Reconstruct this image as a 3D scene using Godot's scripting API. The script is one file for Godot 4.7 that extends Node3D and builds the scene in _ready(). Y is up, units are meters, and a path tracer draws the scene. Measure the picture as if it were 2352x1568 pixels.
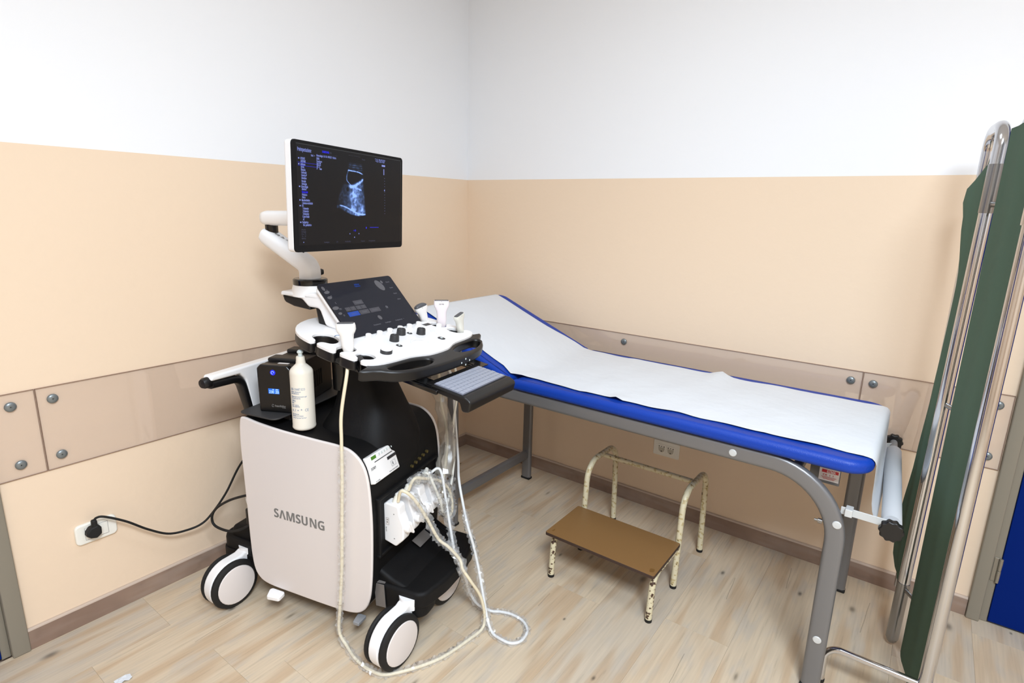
extends Node3D
# ultrasound examination room: corner of two walls, cart, couch, step stool, folding screen

var M := {}            # materials by name
var used := {}         # names already given at top level
var font_bold: SystemFont
var font_plain: SystemFont

# ---------------------------------------------------------------- mesh building
class Shape:
	var v := PackedVector3Array()
	var n := PackedVector3Array()
	var t := PackedVector2Array()
	func tri(a: Vector3, b: Vector3, c: Vector3, na: Vector3, nb: Vector3, nc: Vector3, ua := Vector2.ZERO, ub := Vector2.ZERO, uc := Vector2.ZERO) -> void:
		if (b - a).cross(c - a).dot(na + nb + nc) > 0.0:   # front faces run clockwise
			v.append_array([a, c, b]); n.append_array([na, nc, nb]); t.append_array([ua, uc, ub])
		else:
			v.append_array([a, b, c]); n.append_array([na, nb, nc]); t.append_array([ua, ub, uc])
	func add_arrays(arr: Array, xf: Transform3D) -> void:
		var av: PackedVector3Array = arr[Mesh.ARRAY_VERTEX]
		var an: PackedVector3Array = arr[Mesh.ARRAY_NORMAL]
		var at: PackedVector2Array = arr[Mesh.ARRAY_TEX_UV] if arr[Mesh.ARRAY_TEX_UV] != null else PackedVector2Array()
		var nb := xf.basis.inverse().transposed()
		var idx: PackedInt32Array = arr[Mesh.ARRAY_INDEX] if arr[Mesh.ARRAY_INDEX] != null else PackedInt32Array(range(av.size()))
		for i in idx:
			v.append(xf * av[i]); n.append((nb * an[i]).normalized())
			t.append(at[i] if at.size() > i else Vector2.ZERO)
	func add(o: Shape, xf := Transform3D.IDENTITY) -> void:
		var nb := xf.basis.inverse().transposed()
		for i in o.v.size():
			v.append(xf * o.v[i]); n.append((nb * o.n[i]).normalized()); t.append(o.t[i])
	func mesh() -> ArrayMesh:
		var arr := []
		arr.resize(Mesh.ARRAY_MAX)
		arr[Mesh.ARRAY_VERTEX] = v; arr[Mesh.ARRAY_NORMAL] = n; arr[Mesh.ARRAY_TEX_UV] = t
		var m := ArrayMesh.new()
		m.add_surface_from_arrays(Mesh.PRIMITIVE_TRIANGLES, arr)
		return m

# rows of points joined to a skin; outward side found from the row centres (closed) or from «up» (open)
func grid(sh: Shape, rows: Array, closed := true, up := Vector3.UP, crease := 38.0, xf := Transform3D.IDENTITY, vs := PackedFloat32Array()) -> void:
	var h := rows.size() - 1
	var m: int = rows[0].size()
	var w := m if closed else m - 1
	var fn := []
	var sign_sum := 0.0
	for i in h:
		var line := PackedVector3Array()
		var mid := Vector3.ZERO
		if closed:
			for p in rows[i]: mid += p
			mid /= m
		for j in w:
			var a: Vector3 = rows[i][j]
			var b: Vector3 = rows[i][(j + 1) % m]
			var c: Vector3 = rows[i + 1][(j + 1) % m]
			var d: Vector3 = rows[i + 1][j]
			var f := (c - a).cross(d - b)
			var area := f.length()
			f = f / area if area > 1e-14 else Vector3.ZERO
			line.append(f)
			sign_sum += area * f.dot(((a + c) * 0.5 - mid) if closed else up)
		fn.append(line)
	var sg := 1.0 if sign_sum >= 0.0 else -1.0
	var lim := cos(deg_to_rad(crease))
	for i in h:
		for j in w:
			var f0: Vector3 = fn[i][j]
			if f0 == Vector3.ZERO: continue
			var nn := PackedVector3Array()
			for k in 4:
				var ci: int = i + (1 if k >= 2 else 0)
				var cj: int = j + (1 if (k == 1 or k == 2) else 0)
				var s := Vector3.ZERO
				for di in [-1, 0]:
					var qi: int = ci + di
					if qi < 0 or qi >= h: continue
					for dj in [-1, 0]:
						var qj: int = cj + dj
						if closed: qj = posmod(qj, w)
						elif qj < 0 or qj >= w: continue
						var g: Vector3 = fn[qi][qj]
						if g.dot(f0) > lim: s += g
				nn.append((xf.basis * (s * sg)).normalized())
			var j2 := (j + 1) % m
			var a2: Vector3 = xf * rows[i][j]
			var b2: Vector3 = xf * rows[i][j2]
			var c2: Vector3 = xf * rows[i + 1][j2]
			var d2: Vector3 = xf * rows[i + 1][j]
			var u0 := float(j) / w
			var u1 := float(j + 1) / w
			var v0 := vs[i] if not vs.is_empty() else float(i) / h
			var v1 := vs[i + 1] if not vs.is_empty() else float(i + 1) / h
			sh.tri(a2, b2, c2, nn[0], nn[1], nn[2], Vector2(u0, v0), Vector2(u1, v0), Vector2(u1, v1))
			sh.tri(a2, c2, d2, nn[0], nn[2], nn[3], Vector2(u0, v0), Vector2(u1, v1), Vector2(u0, v1))

func cap(sh: Shape, ring: PackedVector3Array, away: Vector3) -> void:   # fan lid, normal on the side of «away»
	var c := Vector3.ZERO
	for p in ring: c += p
	c /= ring.size()
	var nn := Vector3.ZERO
	for i in ring.size(): nn += (ring[i] - c).cross(ring[(i + 1) % ring.size()] - c)
	nn = nn.normalized()
	if nn.dot(away) < 0: nn = -nn
	for i in ring.size(): sh.tri(c, ring[i], ring[(i + 1) % ring.size()], nn, nn, nn)

func area2(p: PackedVector2Array) -> float:
	var s := 0.0
	for i in p.size(): s += p[i].cross(p[(i + 1) % p.size()])
	return s * 0.5

func inset(p: PackedVector2Array, d: float) -> PackedVector2Array:      # p counter-clockwise
	var o := PackedVector2Array()
	var k := p.size()
	for i in k:
		var e1 := (p[i] - p[(i + k - 1) % k]).normalized()
		var e2 := (p[(i + 1) % k] - p[i]).normalized()
		var n1 := Vector2(-e1.y, e1.x)
		var n2 := Vector2(-e2.y, e2.x)
		var b := n1 + n2
		b = b.normalized() if b.length() > 1e-5 else n1
		o.append(p[i] + b * d / maxf(0.5, b.dot(n1)))
	return o

# outline in (x, z), from y0 to y1, edges rounded by bevel; holes are outlines cut right through
func slab(sh: Shape, poly: PackedVector2Array, y0: float, y1: float, bevel := 0.0, xf := Transform3D.IDENTITY, steps := 3, bevel_low := -1.0, holes := []) -> void:
	if bevel_low < 0: bevel_low = bevel
	var rings := []                              # [inset, height, slope of the normal]
	if bevel_low > 0:
		for i in steps + 1:
			var a := PI / 2 * i / steps
			rings.append([bevel_low * (1 - sin(a)), y0 + bevel_low * (1 - cos(a)), a - PI / 2])
	else: rings.append([0.0, y0, 0.0])
	if bevel > 0:
		for i in steps + 1:
			var a := PI / 2 * i / steps
			rings.append([bevel * (1 - cos(a)), y1 - bevel + bevel * sin(a), a])
	else: rings.append([0.0, y1, 0.0])
	var lids := [[], []]
	for ci in holes.size() + 1:
		var line2: PackedVector2Array = (poly if ci == 0 else holes[ci - 1]).duplicate()
		if (area2(line2) < 0) == (ci == 0): line2.reverse()      # outer counter-clockwise, holes clockwise
		var rows := []
		for r in rings:
			var q := inset(line2, r[0]) if r[0] > 1e-7 else line2
			var line := PackedVector3Array()
			for p in q: line.append(Vector3(p.x, r[1], p.y))
			rows.append(line)
		var k := line2.size()
		var en := PackedVector2Array()
		for i in k:
			var e := (line2[(i + 1) % k] - line2[i]).normalized()
			en.append(Vector2(e.y, -e.x))
		for j in k:
			var j2 := (j + 1) % k
			var nj := en[j]
			var nj2 := en[j]
			if en[j].dot(en[(j + k - 1) % k]) > 0.72: nj = (en[j] + en[(j + k - 1) % k]).normalized()
			if en[j].dot(en[j2]) > 0.72: nj2 = (en[j] + en[j2]).normalized()
			for i in rows.size() - 1:
				var q := []
				for c in [[i, nj], [i, nj2], [i + 1, nj2], [i + 1, nj]]:
					var sl: float = rings[c[0]][2]
					var d: Vector2 = c[1]
					q.append((xf.basis * Vector3(d.x * cos(sl), sin(sl), d.y * cos(sl))).normalized())
				var a2: Vector3 = xf * rows[i][j]
				var b2: Vector3 = xf * rows[i][j2]
				var c2: Vector3 = xf * rows[i + 1][j2]
				var d2: Vector3 = xf * rows[i + 1][j]
				sh.tri(a2, b2, c2, q[0], q[1], q[2])
				sh.tri(a2, c2, d2, q[0], q[2], q[3])
		for e in 2:
			var flat := PackedVector2Array()
			for p in rows[0 if e == 0 else rows.size() - 1]: flat.append(Vector2(p.x, p.z))
			lids[e].append(flat)
	for e in 2:
		var y: float = rings[0][1] if e == 0 else rings[-1][1]
		var nn := (xf.basis * (Vector3.DOWN if e == 0 else Vector3.UP)).normalized()
		var pieces := [lids[e][0]]
		if not holes.is_empty():
			var mid := 0.0
			for p in lids[e][1]: mid += p.x / lids[e][1].size()
			pieces = []
			for s in [-1, 1]:
				var half := PackedVector2Array([Vector2(mid, -9), Vector2(mid + s * 9, -9), Vector2(mid + s * 9, 9), Vector2(mid, 9)])
				var parts: Array = Geometry2D.intersect_polygons(lids[e][0], half)
				for hcut in range(1, lids[e].size()):
					var left := []
					for part in parts: left.append_array(Geometry2D.clip_polygons(part, lids[e][hcut]))
					parts = left
				pieces.append_array(parts)
		for flat in pieces:
			var idx := Geometry2D.triangulate_polygon(flat)
			if idx.is_empty() and holes.is_empty():      # a tight corner folded over: take the triangles of the full outline
				var full := poly.duplicate()
				if area2(full) < 0: full.reverse()
				idx = Geometry2D.triangulate_polygon(full)
			for m in range(0, idx.size(), 3):
				var t3 := []
				for o in 3: t3.append(xf * Vector3(flat[idx[m + o]].x, y, flat[idx[m + o]].y))
				sh.tri(t3[0], t3[1], t3[2], nn, nn, nn, flat[idx[m]], flat[idx[m + 1]], flat[idx[m + 2]])

func fillet(pts: Array, seg := 5) -> PackedVector2Array:                # [x, y, radius] corners
	var o := PackedVector2Array()
	var k := pts.size()
	for i in k:
		var p := Vector2(pts[i][0], pts[i][1])
		var r: float = pts[i][2] if pts[i].size() > 2 else 0.0
		if r <= 0.0:
			o.append(p); continue
		var a := (Vector2(pts[(i + k - 1) % k][0], pts[(i + k - 1) % k][1]) - p)
		var b := (Vector2(pts[(i + 1) % k][0], pts[(i + 1) % k][1]) - p)
		var half := absf(a.angle_to(b)) * 0.5
		var d := minf(r / tan(half), minf(a.length(), b.length()) * 0.49)
		var rr := d * tan(half)
		var c := p + (a.normalized() + b.normalized()).normalized() * (rr / sin(half))
		var a0 := (p + a.normalized() * d - c).angle()
		var turn := angle_difference(a0, (p + b.normalized() * d - c).angle())
		for s in seg + 1: o.append(c + Vector2.from_angle(a0 + turn * s / seg) * rr)
	return o

func round_rect(w: float, h: float, r: float, seg := 4) -> PackedVector2Array:
	var o := PackedVector2Array()
	for c in [[1, 1, 0], [-1, 1, 1], [-1, -1, 2], [1, -1, 3]]:
		for s in seg + 1:
			var a: float = PI / 2 * (c[2] + float(s) / seg)
			o.append(Vector2(c[0] * (w / 2 - r) + cos(a) * r, c[1] * (h / 2 - r) + sin(a) * r))
	return o

func smooth_loop(pts: Array, per := 4) -> PackedVector2Array:           # closed Catmull-Rom outline
	var o := PackedVector2Array()
	var k := pts.size()
	for i in k:
		for s in per:
			o.append(pts[i].cubic_interpolate(pts[(i + 1) % k], pts[(i + k - 1) % k], pts[(i + 2) % k], float(s) / per))
	return o

func spline(pts: Array, per := 8) -> PackedVector3Array:
	var o := PackedVector3Array()
	for i in pts.size() - 1:
		var a: Vector3 = pts[maxi(i - 1, 0)]
		var d: Vector3 = pts[mini(i + 2, pts.size() - 1)]
		for s in per: o.append(pts[i].cubic_interpolate(pts[i + 1], a, d, float(s) / per))
	o.append(pts[-1])
	return o

func bend(pts: Array, r: float, seg := 6) -> PackedVector3Array:        # polyline with rounded corners
	var o := PackedVector3Array([pts[0]])
	for i in range(1, pts.size() - 1):
		var p: Vector3 = pts[i]
		var a: Vector3 = pts[i - 1] - p
		var b: Vector3 = pts[i + 1] - p
		var half := a.angle_to(b) * 0.5
		var d := minf(r / tan(half), minf(a.length(), b.length()) * 0.49)
		var rr := d * tan(half)
		var mid := (a.normalized() + b.normalized()).normalized()
		var c := p + mid * (rr / sin(half))
		var p0 := p + a.normalized() * d - c
		var p1 := p + b.normalized() * d - c
		for s in seg + 1: o.append(c + p0.slerp(p1, float(s) / seg))
	o.append(pts[-1])
	return o

# sweep a profile (Vector2 list) or a circle along a path
func tube(sh: Shape, path: PackedVector3Array, r: float, seg := 10, caps := true, profile := PackedVector2Array(), up := Vector3.ZERO, radii := PackedFloat32Array()) -> void:
	var prof := profile
	if prof.is_empty():
		for j in seg: prof.append(Vector2(cos(TAU * j / seg), sin(TAU * j / seg)) * r)
	var rows := []
	var t0 := (path[1] - path[0]).normalized()
	var x := up if up != Vector3.ZERO else (Vector3.UP if absf(t0.y) < 0.9 else Vector3.RIGHT)
	x = (x - t0 * x.dot(t0)).normalized()
	var prev := t0
	for i in path.size():
		var tg := (path[mini(i + 1, path.size() - 1)] - path[maxi(i - 1, 0)]).normalized()
		var ax := prev.cross(tg)
		if ax.length() > 1e-6: x = x.rotated(ax.normalized(), prev.angle_to(tg))
		x = (x - tg * x.dot(tg)).normalized()
		prev = tg
		var y := tg.cross(x)
		var k := radii[i] if radii.size() > i else 1.0
		var line := PackedVector3Array()
		for p in prof: line.append(path[i] + (x * p.x + y * p.y) * k)
		rows.append(line)
	var vs := PackedFloat32Array([0.0])
	for i in path.size() - 1: vs.append(vs[i] + path[i].distance_to(path[i + 1]) / 0.62)
	grid(sh, rows, true, Vector3.UP, 38.0, Transform3D.IDENTITY, vs)
	if caps:
		cap(sh, rows[0], path[0] - path[1])
		cap(sh, rows[-1], path[-1] - path[-2])

func lathe(sh: Shape, prof: Array, seg := 24, xf := Transform3D.IDENTITY, crease := 38.0) -> void:   # [radius, y]
	var rows := []
	for p in prof:
		var line := PackedVector3Array()
		for j in seg: line.append(Vector3(cos(TAU * j / seg) * p[0], p[1], sin(TAU * j / seg) * p[0]))
		rows.append(line)
	# outward sign: a profile that runs upwards on its outer side
	var part := Shape.new()
	grid(part, rows, true, Vector3.UP, crease)
	sh.add(part, xf)
	for e in [0, rows.size() - 1]:
		if prof[e][0] > 1e-5:
			var lid := Shape.new()
			var nxt: float = prof[1][1] if e == 0 else prof[prof.size() - 2][1]
			var dirn := Vector3.UP * (signf(prof[e][1] - nxt) if absf(prof[e][1] - nxt) > 1e-7 else (-1.0 if e == 0 else 1.0))
			cap(lid, rows[e], dirn)
			sh.add(lid, xf)

func box(sh: Shape, size: Vector3, at := Vector3.ZERO, r := 0.0, basis := Basis.IDENTITY, steps := 2) -> void:
	var xf := Transform3D(basis, at)
	var rr := minf(r, minf(size.x, minf(size.y, size.z)) * 0.49)
	var poly := round_rect(size.x, size.z, rr, 3) if rr > 0 else PackedVector2Array([Vector2(size.x, size.z) / 2, Vector2(-size.x, size.z) / 2, Vector2(-size.x, -size.z) / 2, Vector2(size.x, -size.z) / 2])
	slab(sh, poly, -size.y / 2, size.y / 2, rr, xf, steps)

func ring(c: Vector3, x: Vector3, y: Vector3, hw: float, hh: float, power := 2.0, seg := 20) -> PackedVector3Array:
	var o := PackedVector3Array()
	for j in seg:
		var a := TAU * j / seg
		o.append(c + x * hw * signf(cos(a)) * pow(absf(cos(a)), 2.0 / power) + y * hh * signf(sin(a)) * pow(absf(sin(a)), 2.0 / power))
	return o

func loft(sh: Shape, rows: Array, crease := 50.0, caps := true) -> void:
	grid(sh, rows, true, Vector3.UP, crease)
	if caps:
		var c0 := Vector3.ZERO
		var c1 := Vector3.ZERO
		for p in rows[0]: c0 += p
		for p in rows[1]: c1 += p
		cap(sh, rows[0], c0 - c1)
		c0 = Vector3.ZERO; c1 = Vector3.ZERO
		for p in rows[-1]: c0 += p
		for p in rows[-2]: c1 += p
		cap(sh, rows[-1], c0 - c1)

func disc(r: float, seg := 20) -> PackedVector2Array:
	var o := PackedVector2Array()
	for j in seg: o.append(Vector2(cos(TAU * j / seg), sin(TAU * j / seg)) * r)
	return o

func words(sh: Shape, s: String, height: float, xf: Transform3D, bold := false, width := 0.0, thick := 0.0004, align := HORIZONTAL_ALIGNMENT_LEFT) -> void:
	var tm := TextMesh.new()
	tm.text = s
	tm.font = font_bold if bold else font_plain
	tm.font_size = 40
	tm.pixel_size = height / 28.6
	tm.depth = thick
	tm.curve_step = 3.0
	tm.horizontal_alignment = align
	tm.vertical_alignment = VERTICAL_ALIGNMENT_CENTER
	var arr := tm.get_mesh_arrays()
	var part := Shape.new()
	part.add_arrays(arr, Transform3D.IDENTITY)
	if part.v.is_empty(): return
	var lo := part.v[0]
	var hi := part.v[0]
	for p in part.v: lo = lo.min(p); hi = hi.max(p)
	var k := Vector3(width / (hi.x - lo.x) if width > 0 else 1.0, 1, 1)
	sh.add(part, xf * Transform3D(Basis.from_scale(k), Vector3.ZERO))

# ---------------------------------------------------------------- naming
func numbered(called: String) -> String:
	if not used.has(called):
		used[called] = 0
		return called
	used[called] += 1
	return "%s_%03d" % [called, used[called]]

func thing(called: String, label: String, category: String, at := Vector3.ZERO, turn := 0.0, group := "") -> Node3D:
	var o := Node3D.new()
	o.name = numbered(called)
	add_child(o)
	o.position = at
	o.rotation.y = turn
	o.set_meta("label", label)
	o.set_meta("category", category)
	if group: o.set_meta("group", group)
	return o

func obj(called: String, sh: Shape, m: Material, parent: Node3D, label := "") -> MeshInstance3D:
	return put(called, sh.mesh(), m, parent, label)

func put(called: String, mesh: Mesh, m: Material, parent: Node3D, label := "") -> MeshInstance3D:
	var o := MeshInstance3D.new()
	o.mesh = mesh
	o.material_override = m
	if parent == self: called = numbered(called)
	else:
		var k := 0
		var base := called
		while parent.has_node(NodePath(called)):
			k += 1
			called = "%s_%03d" % [base, k]
	o.name = called
	parent.add_child(o, true)
	if label: o.set_meta("label", label)
	return o

func tag(o: Node3D, label: String, category: String, group := "") -> Node3D:
	o.set_meta("label", label)
	o.set_meta("category", category)
	if group: o.set_meta("group", group)
	return o

func structure(o: Node3D, label: String) -> Node3D:
	o.set_meta("kind", "structure")
	o.set_meta("label", label)
	return o

func group_node(called: String) -> Node3D:
	var o := Node3D.new()
	o.name = numbered(called)
	add_child(o)
	return o

# ---------------------------------------------------------------- materials
func mat(called: String, c: Color, rough := 0.5, metal := 0.0, spec := 0.5) -> StandardMaterial3D:
	var m := StandardMaterial3D.new()
	m.albedo_color = c
	m.roughness = rough
	m.metallic = metal
	m.metallic_specular = spec
	m.resource_name = called
	M[called] = m
	return m

func c8(r: int, g: int, b: int) -> Color: return Color8(r, g, b)

func bump(m: StandardMaterial3D, freq: float, strength: float, scale: float, seed_ := 3) -> void:
	var nz := FastNoiseLite.new()
	nz.seed = seed_
	nz.frequency = freq
	nz.fractal_octaves = 3
	var tx := NoiseTexture2D.new()
	tx.width = 256; tx.height = 256; tx.seamless = true; tx.as_normal_map = true; tx.bump_strength = strength; tx.noise = nz
	m.normal_enabled = true
	m.normal_texture = tx
	m.normal_scale = 1.0
	m.uv1_triplanar = true
	m.uv1_world_triplanar = true
	m.uv1_scale = Vector3.ONE * scale

func noise_bytes(seed_: int, freq: float, w: int, h: int, tw: int, th: int, oct := 3) -> PackedByteArray:
	var nz := FastNoiseLite.new()
	nz.seed = seed_
	nz.frequency = freq
	nz.noise_type = FastNoiseLite.TYPE_SIMPLEX_SMOOTH
	nz.fractal_octaves = oct
	var im := nz.get_image(w, h, false, false, true)
	im.convert(Image.FORMAT_L8)
	if w != tw or h != th: im.resize(tw, th, Image.INTERPOLATE_CUBIC)
	return im.get_data()

func wood_image(seed_: int, w: int, h: int, pale: Color, brown: Color, grey: Color, knots: Array, cracks: Array) -> ImageTexture:
	var fine := noise_bytes(seed_, 0.11, w, h / 22, w, h, 3)
	var broad := noise_bytes(seed_ + 7, 0.016, w, h / 9, w, h, 2)
	var patch := noise_bytes(seed_ + 13, 0.018, w, h / 4, w, h, 3)
	var data := PackedByteArray()
	data.resize(w * h * 3)
	for y in h:
		for x in w:
			var i := y * w + x
			var f := fine[i] / 255.0
			var b := smoothstep(0.45, 0.85, broad[i] / 255.0)
			var g := smoothstep(0.5, 0.9, patch[i] / 255.0)
			var c := pale.lerp(brown, b * 0.42).lerp(grey, g * 0.5)
			var k := 0.955 + 0.07 * f
			if f < 0.2: k -= 0.03
			for q in knots:
				var dx: float = (x - q[0] * w) / (q[2] * w)
				var dy: float = (y - q[1] * h) / (q[3] * h)
				var d := dx * dx + dy * dy
				if d < 6.0: 
					k *= 1.0 - q[4] * exp(-d * 1.6) * (0.75 + 0.5 * f)
			for q in cracks:
				var yy: float = y / float(h)
				if yy > q[1] and yy < q[2]:
					var cx: float = (q[0] + q[3] * (yy - q[1]) + 0.002 * sin(yy * 60.0)) * w
					var dd := absf(x - cx)
					if dd < 1.1: k *= 0.74 + 0.2 * dd
			data[i * 3] = clampi(int(c.r * k * 255.0), 0, 255)
			data[i * 3 + 1] = clampi(int(c.g * k * 255.0), 0, 255)
			data[i * 3 + 2] = clampi(int(c.b * k * 255.0), 0, 255)
	var im := Image.create_from_data(w, h, false, Image.FORMAT_RGB8, data)
	return ImageTexture.create_from_image(im)

func chipped_image(worn: float) -> ImageTexture:     # cream paint with rust and bare patches, u round the tube, v along it
	var w := 64
	var h := 512
	var a := noise_bytes(91, 0.05, w, h, w, h, 4)
	var b := noise_bytes(97, 0.25, w, h, w, h, 2)
	var data := PackedByteArray()
	data.resize(w * h * 3)
	for i in w * h:
		var c := Color8(214, 203, 172)
		var s := a[i] / 255.0
		var q := b[i] / 255.0
		c = c.lerp(Color8(176, 152, 98), smoothstep(0.55, 0.75, s) * 0.7)
		if s > 0.85 - worn * 0.18: c = Color8(70, 48, 38)
		if q > 0.95 - worn * 0.10 and s > 0.42: c = Color8(62, 52, 44)
		data[i * 3] = c.r8; data[i * 3 + 1] = c.g8; data[i * 3 + 2] = c.b8
	return ImageTexture.create_from_image(Image.create_from_data(w, h, false, Image.FORMAT_RGB8, data))

func glow_mat(called: String, c: Color, energy: float) -> StandardMaterial3D:
	var m := mat(called, Color(0.01, 0.01, 0.01), 0.4)
	m.emission_enabled = true
	m.emission = c
	m.emission_energy_multiplier = energy
	return m

func clear_mat(called: String, c: Color, rough: float) -> StandardMaterial3D:
	var m := mat(called, c, rough)
	m.transparency = BaseMaterial3D.TRANSPARENCY_ALPHA
	return m

func make_materials() -> void:
	mat("paint_beige", c8(235, 211, 185), 0.62, 0, 0.35)
	mat("paint_white", c8(240, 240, 242), 0.7, 0, 0.3)
	mat("ceiling_white", c8(240, 240, 240), 0.8, 0, 0.2)
	mat("skirting", c8(150, 126, 110), 0.5)
	mat("skirting_top", c8(196, 176, 160), 0.5)
	mat("frame_grey", c8(134, 126, 112), 0.45)
	mat("door_blue", c8(6, 34, 108), 0.5, 0, 0.15)
	mat("hinge_grey", c8(150, 142, 128), 0.35, 0.5)
	mat("screw_grey", c8(128, 134, 136), 0.35, 0.55)
	mat("screw_dark", c8(60, 62, 62), 0.4, 0.5)
	mat("panel_edge", c8(138, 108, 92), 0.4)
	clear_mat("panel_clear", Color(0.80, 0.72, 0.69, 0.13), 0.04)
	mat("shell_white", c8(244, 241, 240), 0.34)
	mat("shell_warm", c8(224, 215, 211), 0.30)
	mat("arm_grey", c8(240, 240, 242), 0.36)
	mat("black_plastic", c8(13, 12, 13), 0.42)
	mat("black_matte", c8(12, 11, 12), 0.6, 0, 0.35)
	mat("black_soft", c8(22, 21, 22), 0.38)
	mat("black_gloss", c8(12, 12, 13), 0.12)
	mat("dark_grey", c8(44, 44, 46), 0.45)
	mat("mid_grey", c8(140, 140, 142), 0.4)
	mat("letter_grey", c8(120, 118, 116), 0.4)
	mat("shelf_grey", c8(50, 49, 50), 0.55)
	mat("chrome", c8(205, 205, 208), 0.14, 1.0)
	mat("steel", c8(150, 148, 146), 0.25, 0.9)
	mat("couch_frame", c8(122, 121, 122), 0.36, 0.45)
	mat("couch_cap", c8(196, 196, 194), 0.4)
	mat("vinyl_blue", c8(12, 58, 158), 0.42, 0, 0.4)
	mat("paper", c8(220, 221, 224), 0.85, 0, 0.2)
	mat("roll_paper", c8(186, 188, 192), 0.8, 0, 0.2)
	mat("board_brown", c8(138, 101, 59), 0.45)
	mat("board_edge", c8(58, 40, 32), 0.55)
	mat("board_scuff", c8(120, 84, 40), 0.5)
	mat("socket_shade", c8(196, 190, 176), 0.45)
	mat("black_gloss2", c8(16, 16, 17), 0.28)
	mat("rubber", c8(14, 13, 13), 0.7)
	mat("cloth_green", c8(88, 110, 94), 0.85, 0, 0.25)
	mat("cable_cream", c8(226, 214, 186), 0.4)
	mat("cable_white", c8(232, 232, 232), 0.4)
	mat("probe_white", c8(238, 234, 230), 0.35)
	mat("probe_pink", c8(238, 226, 228), 0.35)
	mat("probe_ivory", c8(234, 231, 220), 0.35)
	mat("lens_grey", c8(82, 82, 86), 0.4)
	mat("bottle_white", c8(232, 224, 210), 0.45)
	mat("bottle_print", c8(96, 122, 160), 0.6)
	mat("cap_pale", c8(206, 214, 212), 0.4)
	mat("socket_white", c8(240, 236, 226), 0.35)
	mat("tape", c8(112, 106, 102), 0.25)
	mat("green_lcd", c8(78, 130, 42), 0.3)
	mat("label_red", c8(196, 40, 48), 0.5)
	mat("label_white", c8(236, 228, 224), 0.5)
	mat("gold", c8(120, 106, 66), 0.35, 0.8)
	mat("key_white", c8(154, 157, 170), 0.4)
	mat("key_bed", c8(108, 110, 122), 0.4)
	clear_mat("film", Color(0.94, 0.945, 0.95, 0.13), 0.09)
	clear_mat("film_bag", Color(0.78, 0.75, 0.70, 0.36), 0.15)
	glow_mat("screen_text", Color(0.60, 0.66, 1.0), 0.75)
	glow_mat("screen_text_dim", Color(0.45, 0.47, 0.62), 0.22)
	glow_mat("screen_blue", Color(0.10, 0.12, 1.0), 0.8)
	glow_mat("panel_blue", Color(0.08, 0.32, 0.78), 0.75)
	glow_mat("panel_text", Color(0.75, 0.76, 0.82), 0.28)
	glow_mat("panel_button", Color(0.34, 0.34, 0.38), 0.7)
	glow_mat("button_blue", Color(0.10, 0.14, 1.0), 1.6)
	glow_mat("lcd_blue", Color(0.16, 0.50, 1.0), 0.9)
	glow_mat("lcd_white", Color(0.75, 0.92, 1.0), 1.0)
	bump(M.vinyl_blue, 0.12, 1.2, 9.0)
	bump(M.black_matte, 0.2, 1.5, 14.0)
	bump(M.cloth_green, 0.2, 2.0, 18.0)
	bump(M.paint_beige, 0.05, 0.25, 2.2)
	bump(M.paper, 0.02, 0.9, 2.0)
	var chip := mat("chipped_cream", Color.WHITE, 0.45)
	chip.albedo_texture = chipped_image(0.0)
	var worn := mat("worn_cream", Color.WHITE, 0.5)
	worn.albedo_texture = chipped_image(1.0)
	mat("lamp_glow", Color(0.9, 0.9, 0.9), 0.5)
	M.lamp_glow.emission_enabled = true
	M.lamp_glow.emission = Color(1.0, 0.97, 0.94)
	M.lamp_glow.emission_energy_multiplier = 1.5
	mat("touch_glass", c8(38, 38, 44), 0.12, 0, 0.25)
	M.touch_glass.emission_enabled = true
	M.touch_glass.emission = Color(0.045, 0.045, 0.06)
	M.touch_glass.emission_energy_multiplier = 0.5
	mat("bezel_black", c8(26, 25, 26), 0.5, 0, 0.2)
	mat("screen_black", c8(26, 25, 27), 0.32, 0, 0.25)
	M.screen_black.emission_enabled = true
	M.screen_black.emission = Color(0.010, 0.009, 0.013)
	mat("scan_picture", c8(26, 25, 27), 0.32, 0, 0.25)
	M.scan_picture.emission_enabled = true
	M.scan_picture.texture_repeat = false
	M.scan_picture.emission = Color.WHITE
	M.scan_picture.emission_texture = scan_image()
	M.scan_picture.emission_operator = BaseMaterial3D.EMISSION_OP_MULTIPLY
	M.scan_picture.emission_energy_multiplier = 1.35
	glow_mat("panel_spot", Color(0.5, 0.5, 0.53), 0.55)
	# floor planks: four boards of pale oak with knots and hairline cracks
	var woods := []
	var pale := c8(208, 188, 162)
	var brown := c8(180, 146, 112)
	var grey := c8(188, 177, 164)
	var sets := [
		[[[0.62, 0.33, 0.035, 0.013, 0.42], [0.25, 0.80, 0.03, 0.02, 0.30]], [[0.35, 0.20, 0.33, 0.35]]],
		[[[0.40, 0.62, 0.05, 0.018, 0.38], [0.72, 0.12, 0.02, 0.006, 0.5]], [[0.62, 0.55, 0.72, -0.3], [0.2, 0.05, 0.12, 0.2]]],
		[[[0.30, 0.24, 0.06, 0.022, 0.36], [0.66, 0.70, 0.025, 0.009, 0.45], [0.5, 0.93, 0.02, 0.006, 0.4]], [[0.75, 0.30, 0.40, 0.25]]],
		[[[0.75, 0.50, 0.03, 0.012, 0.35]], [[0.45, 0.75, 0.90, 0.2]]]]
	for k in 4:
		var wm := mat("plank_wood_%d" % k, Color.WHITE, 0.42, 0, 0.4)
		wm.albedo_texture = wood_image(40 + 11 * k, 176, 960, pale if k != 2 else pale.lerp(grey, 0.35), brown if k != 3 else brown.lerp(pale, 0.4), grey, sets[k][0], sets[k][1])
		woods.append(wm)
	M["woods"] = woods
	var sw := mat("skirting_wood", Color.WHITE, 0.5, 0, 0.4)
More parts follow.
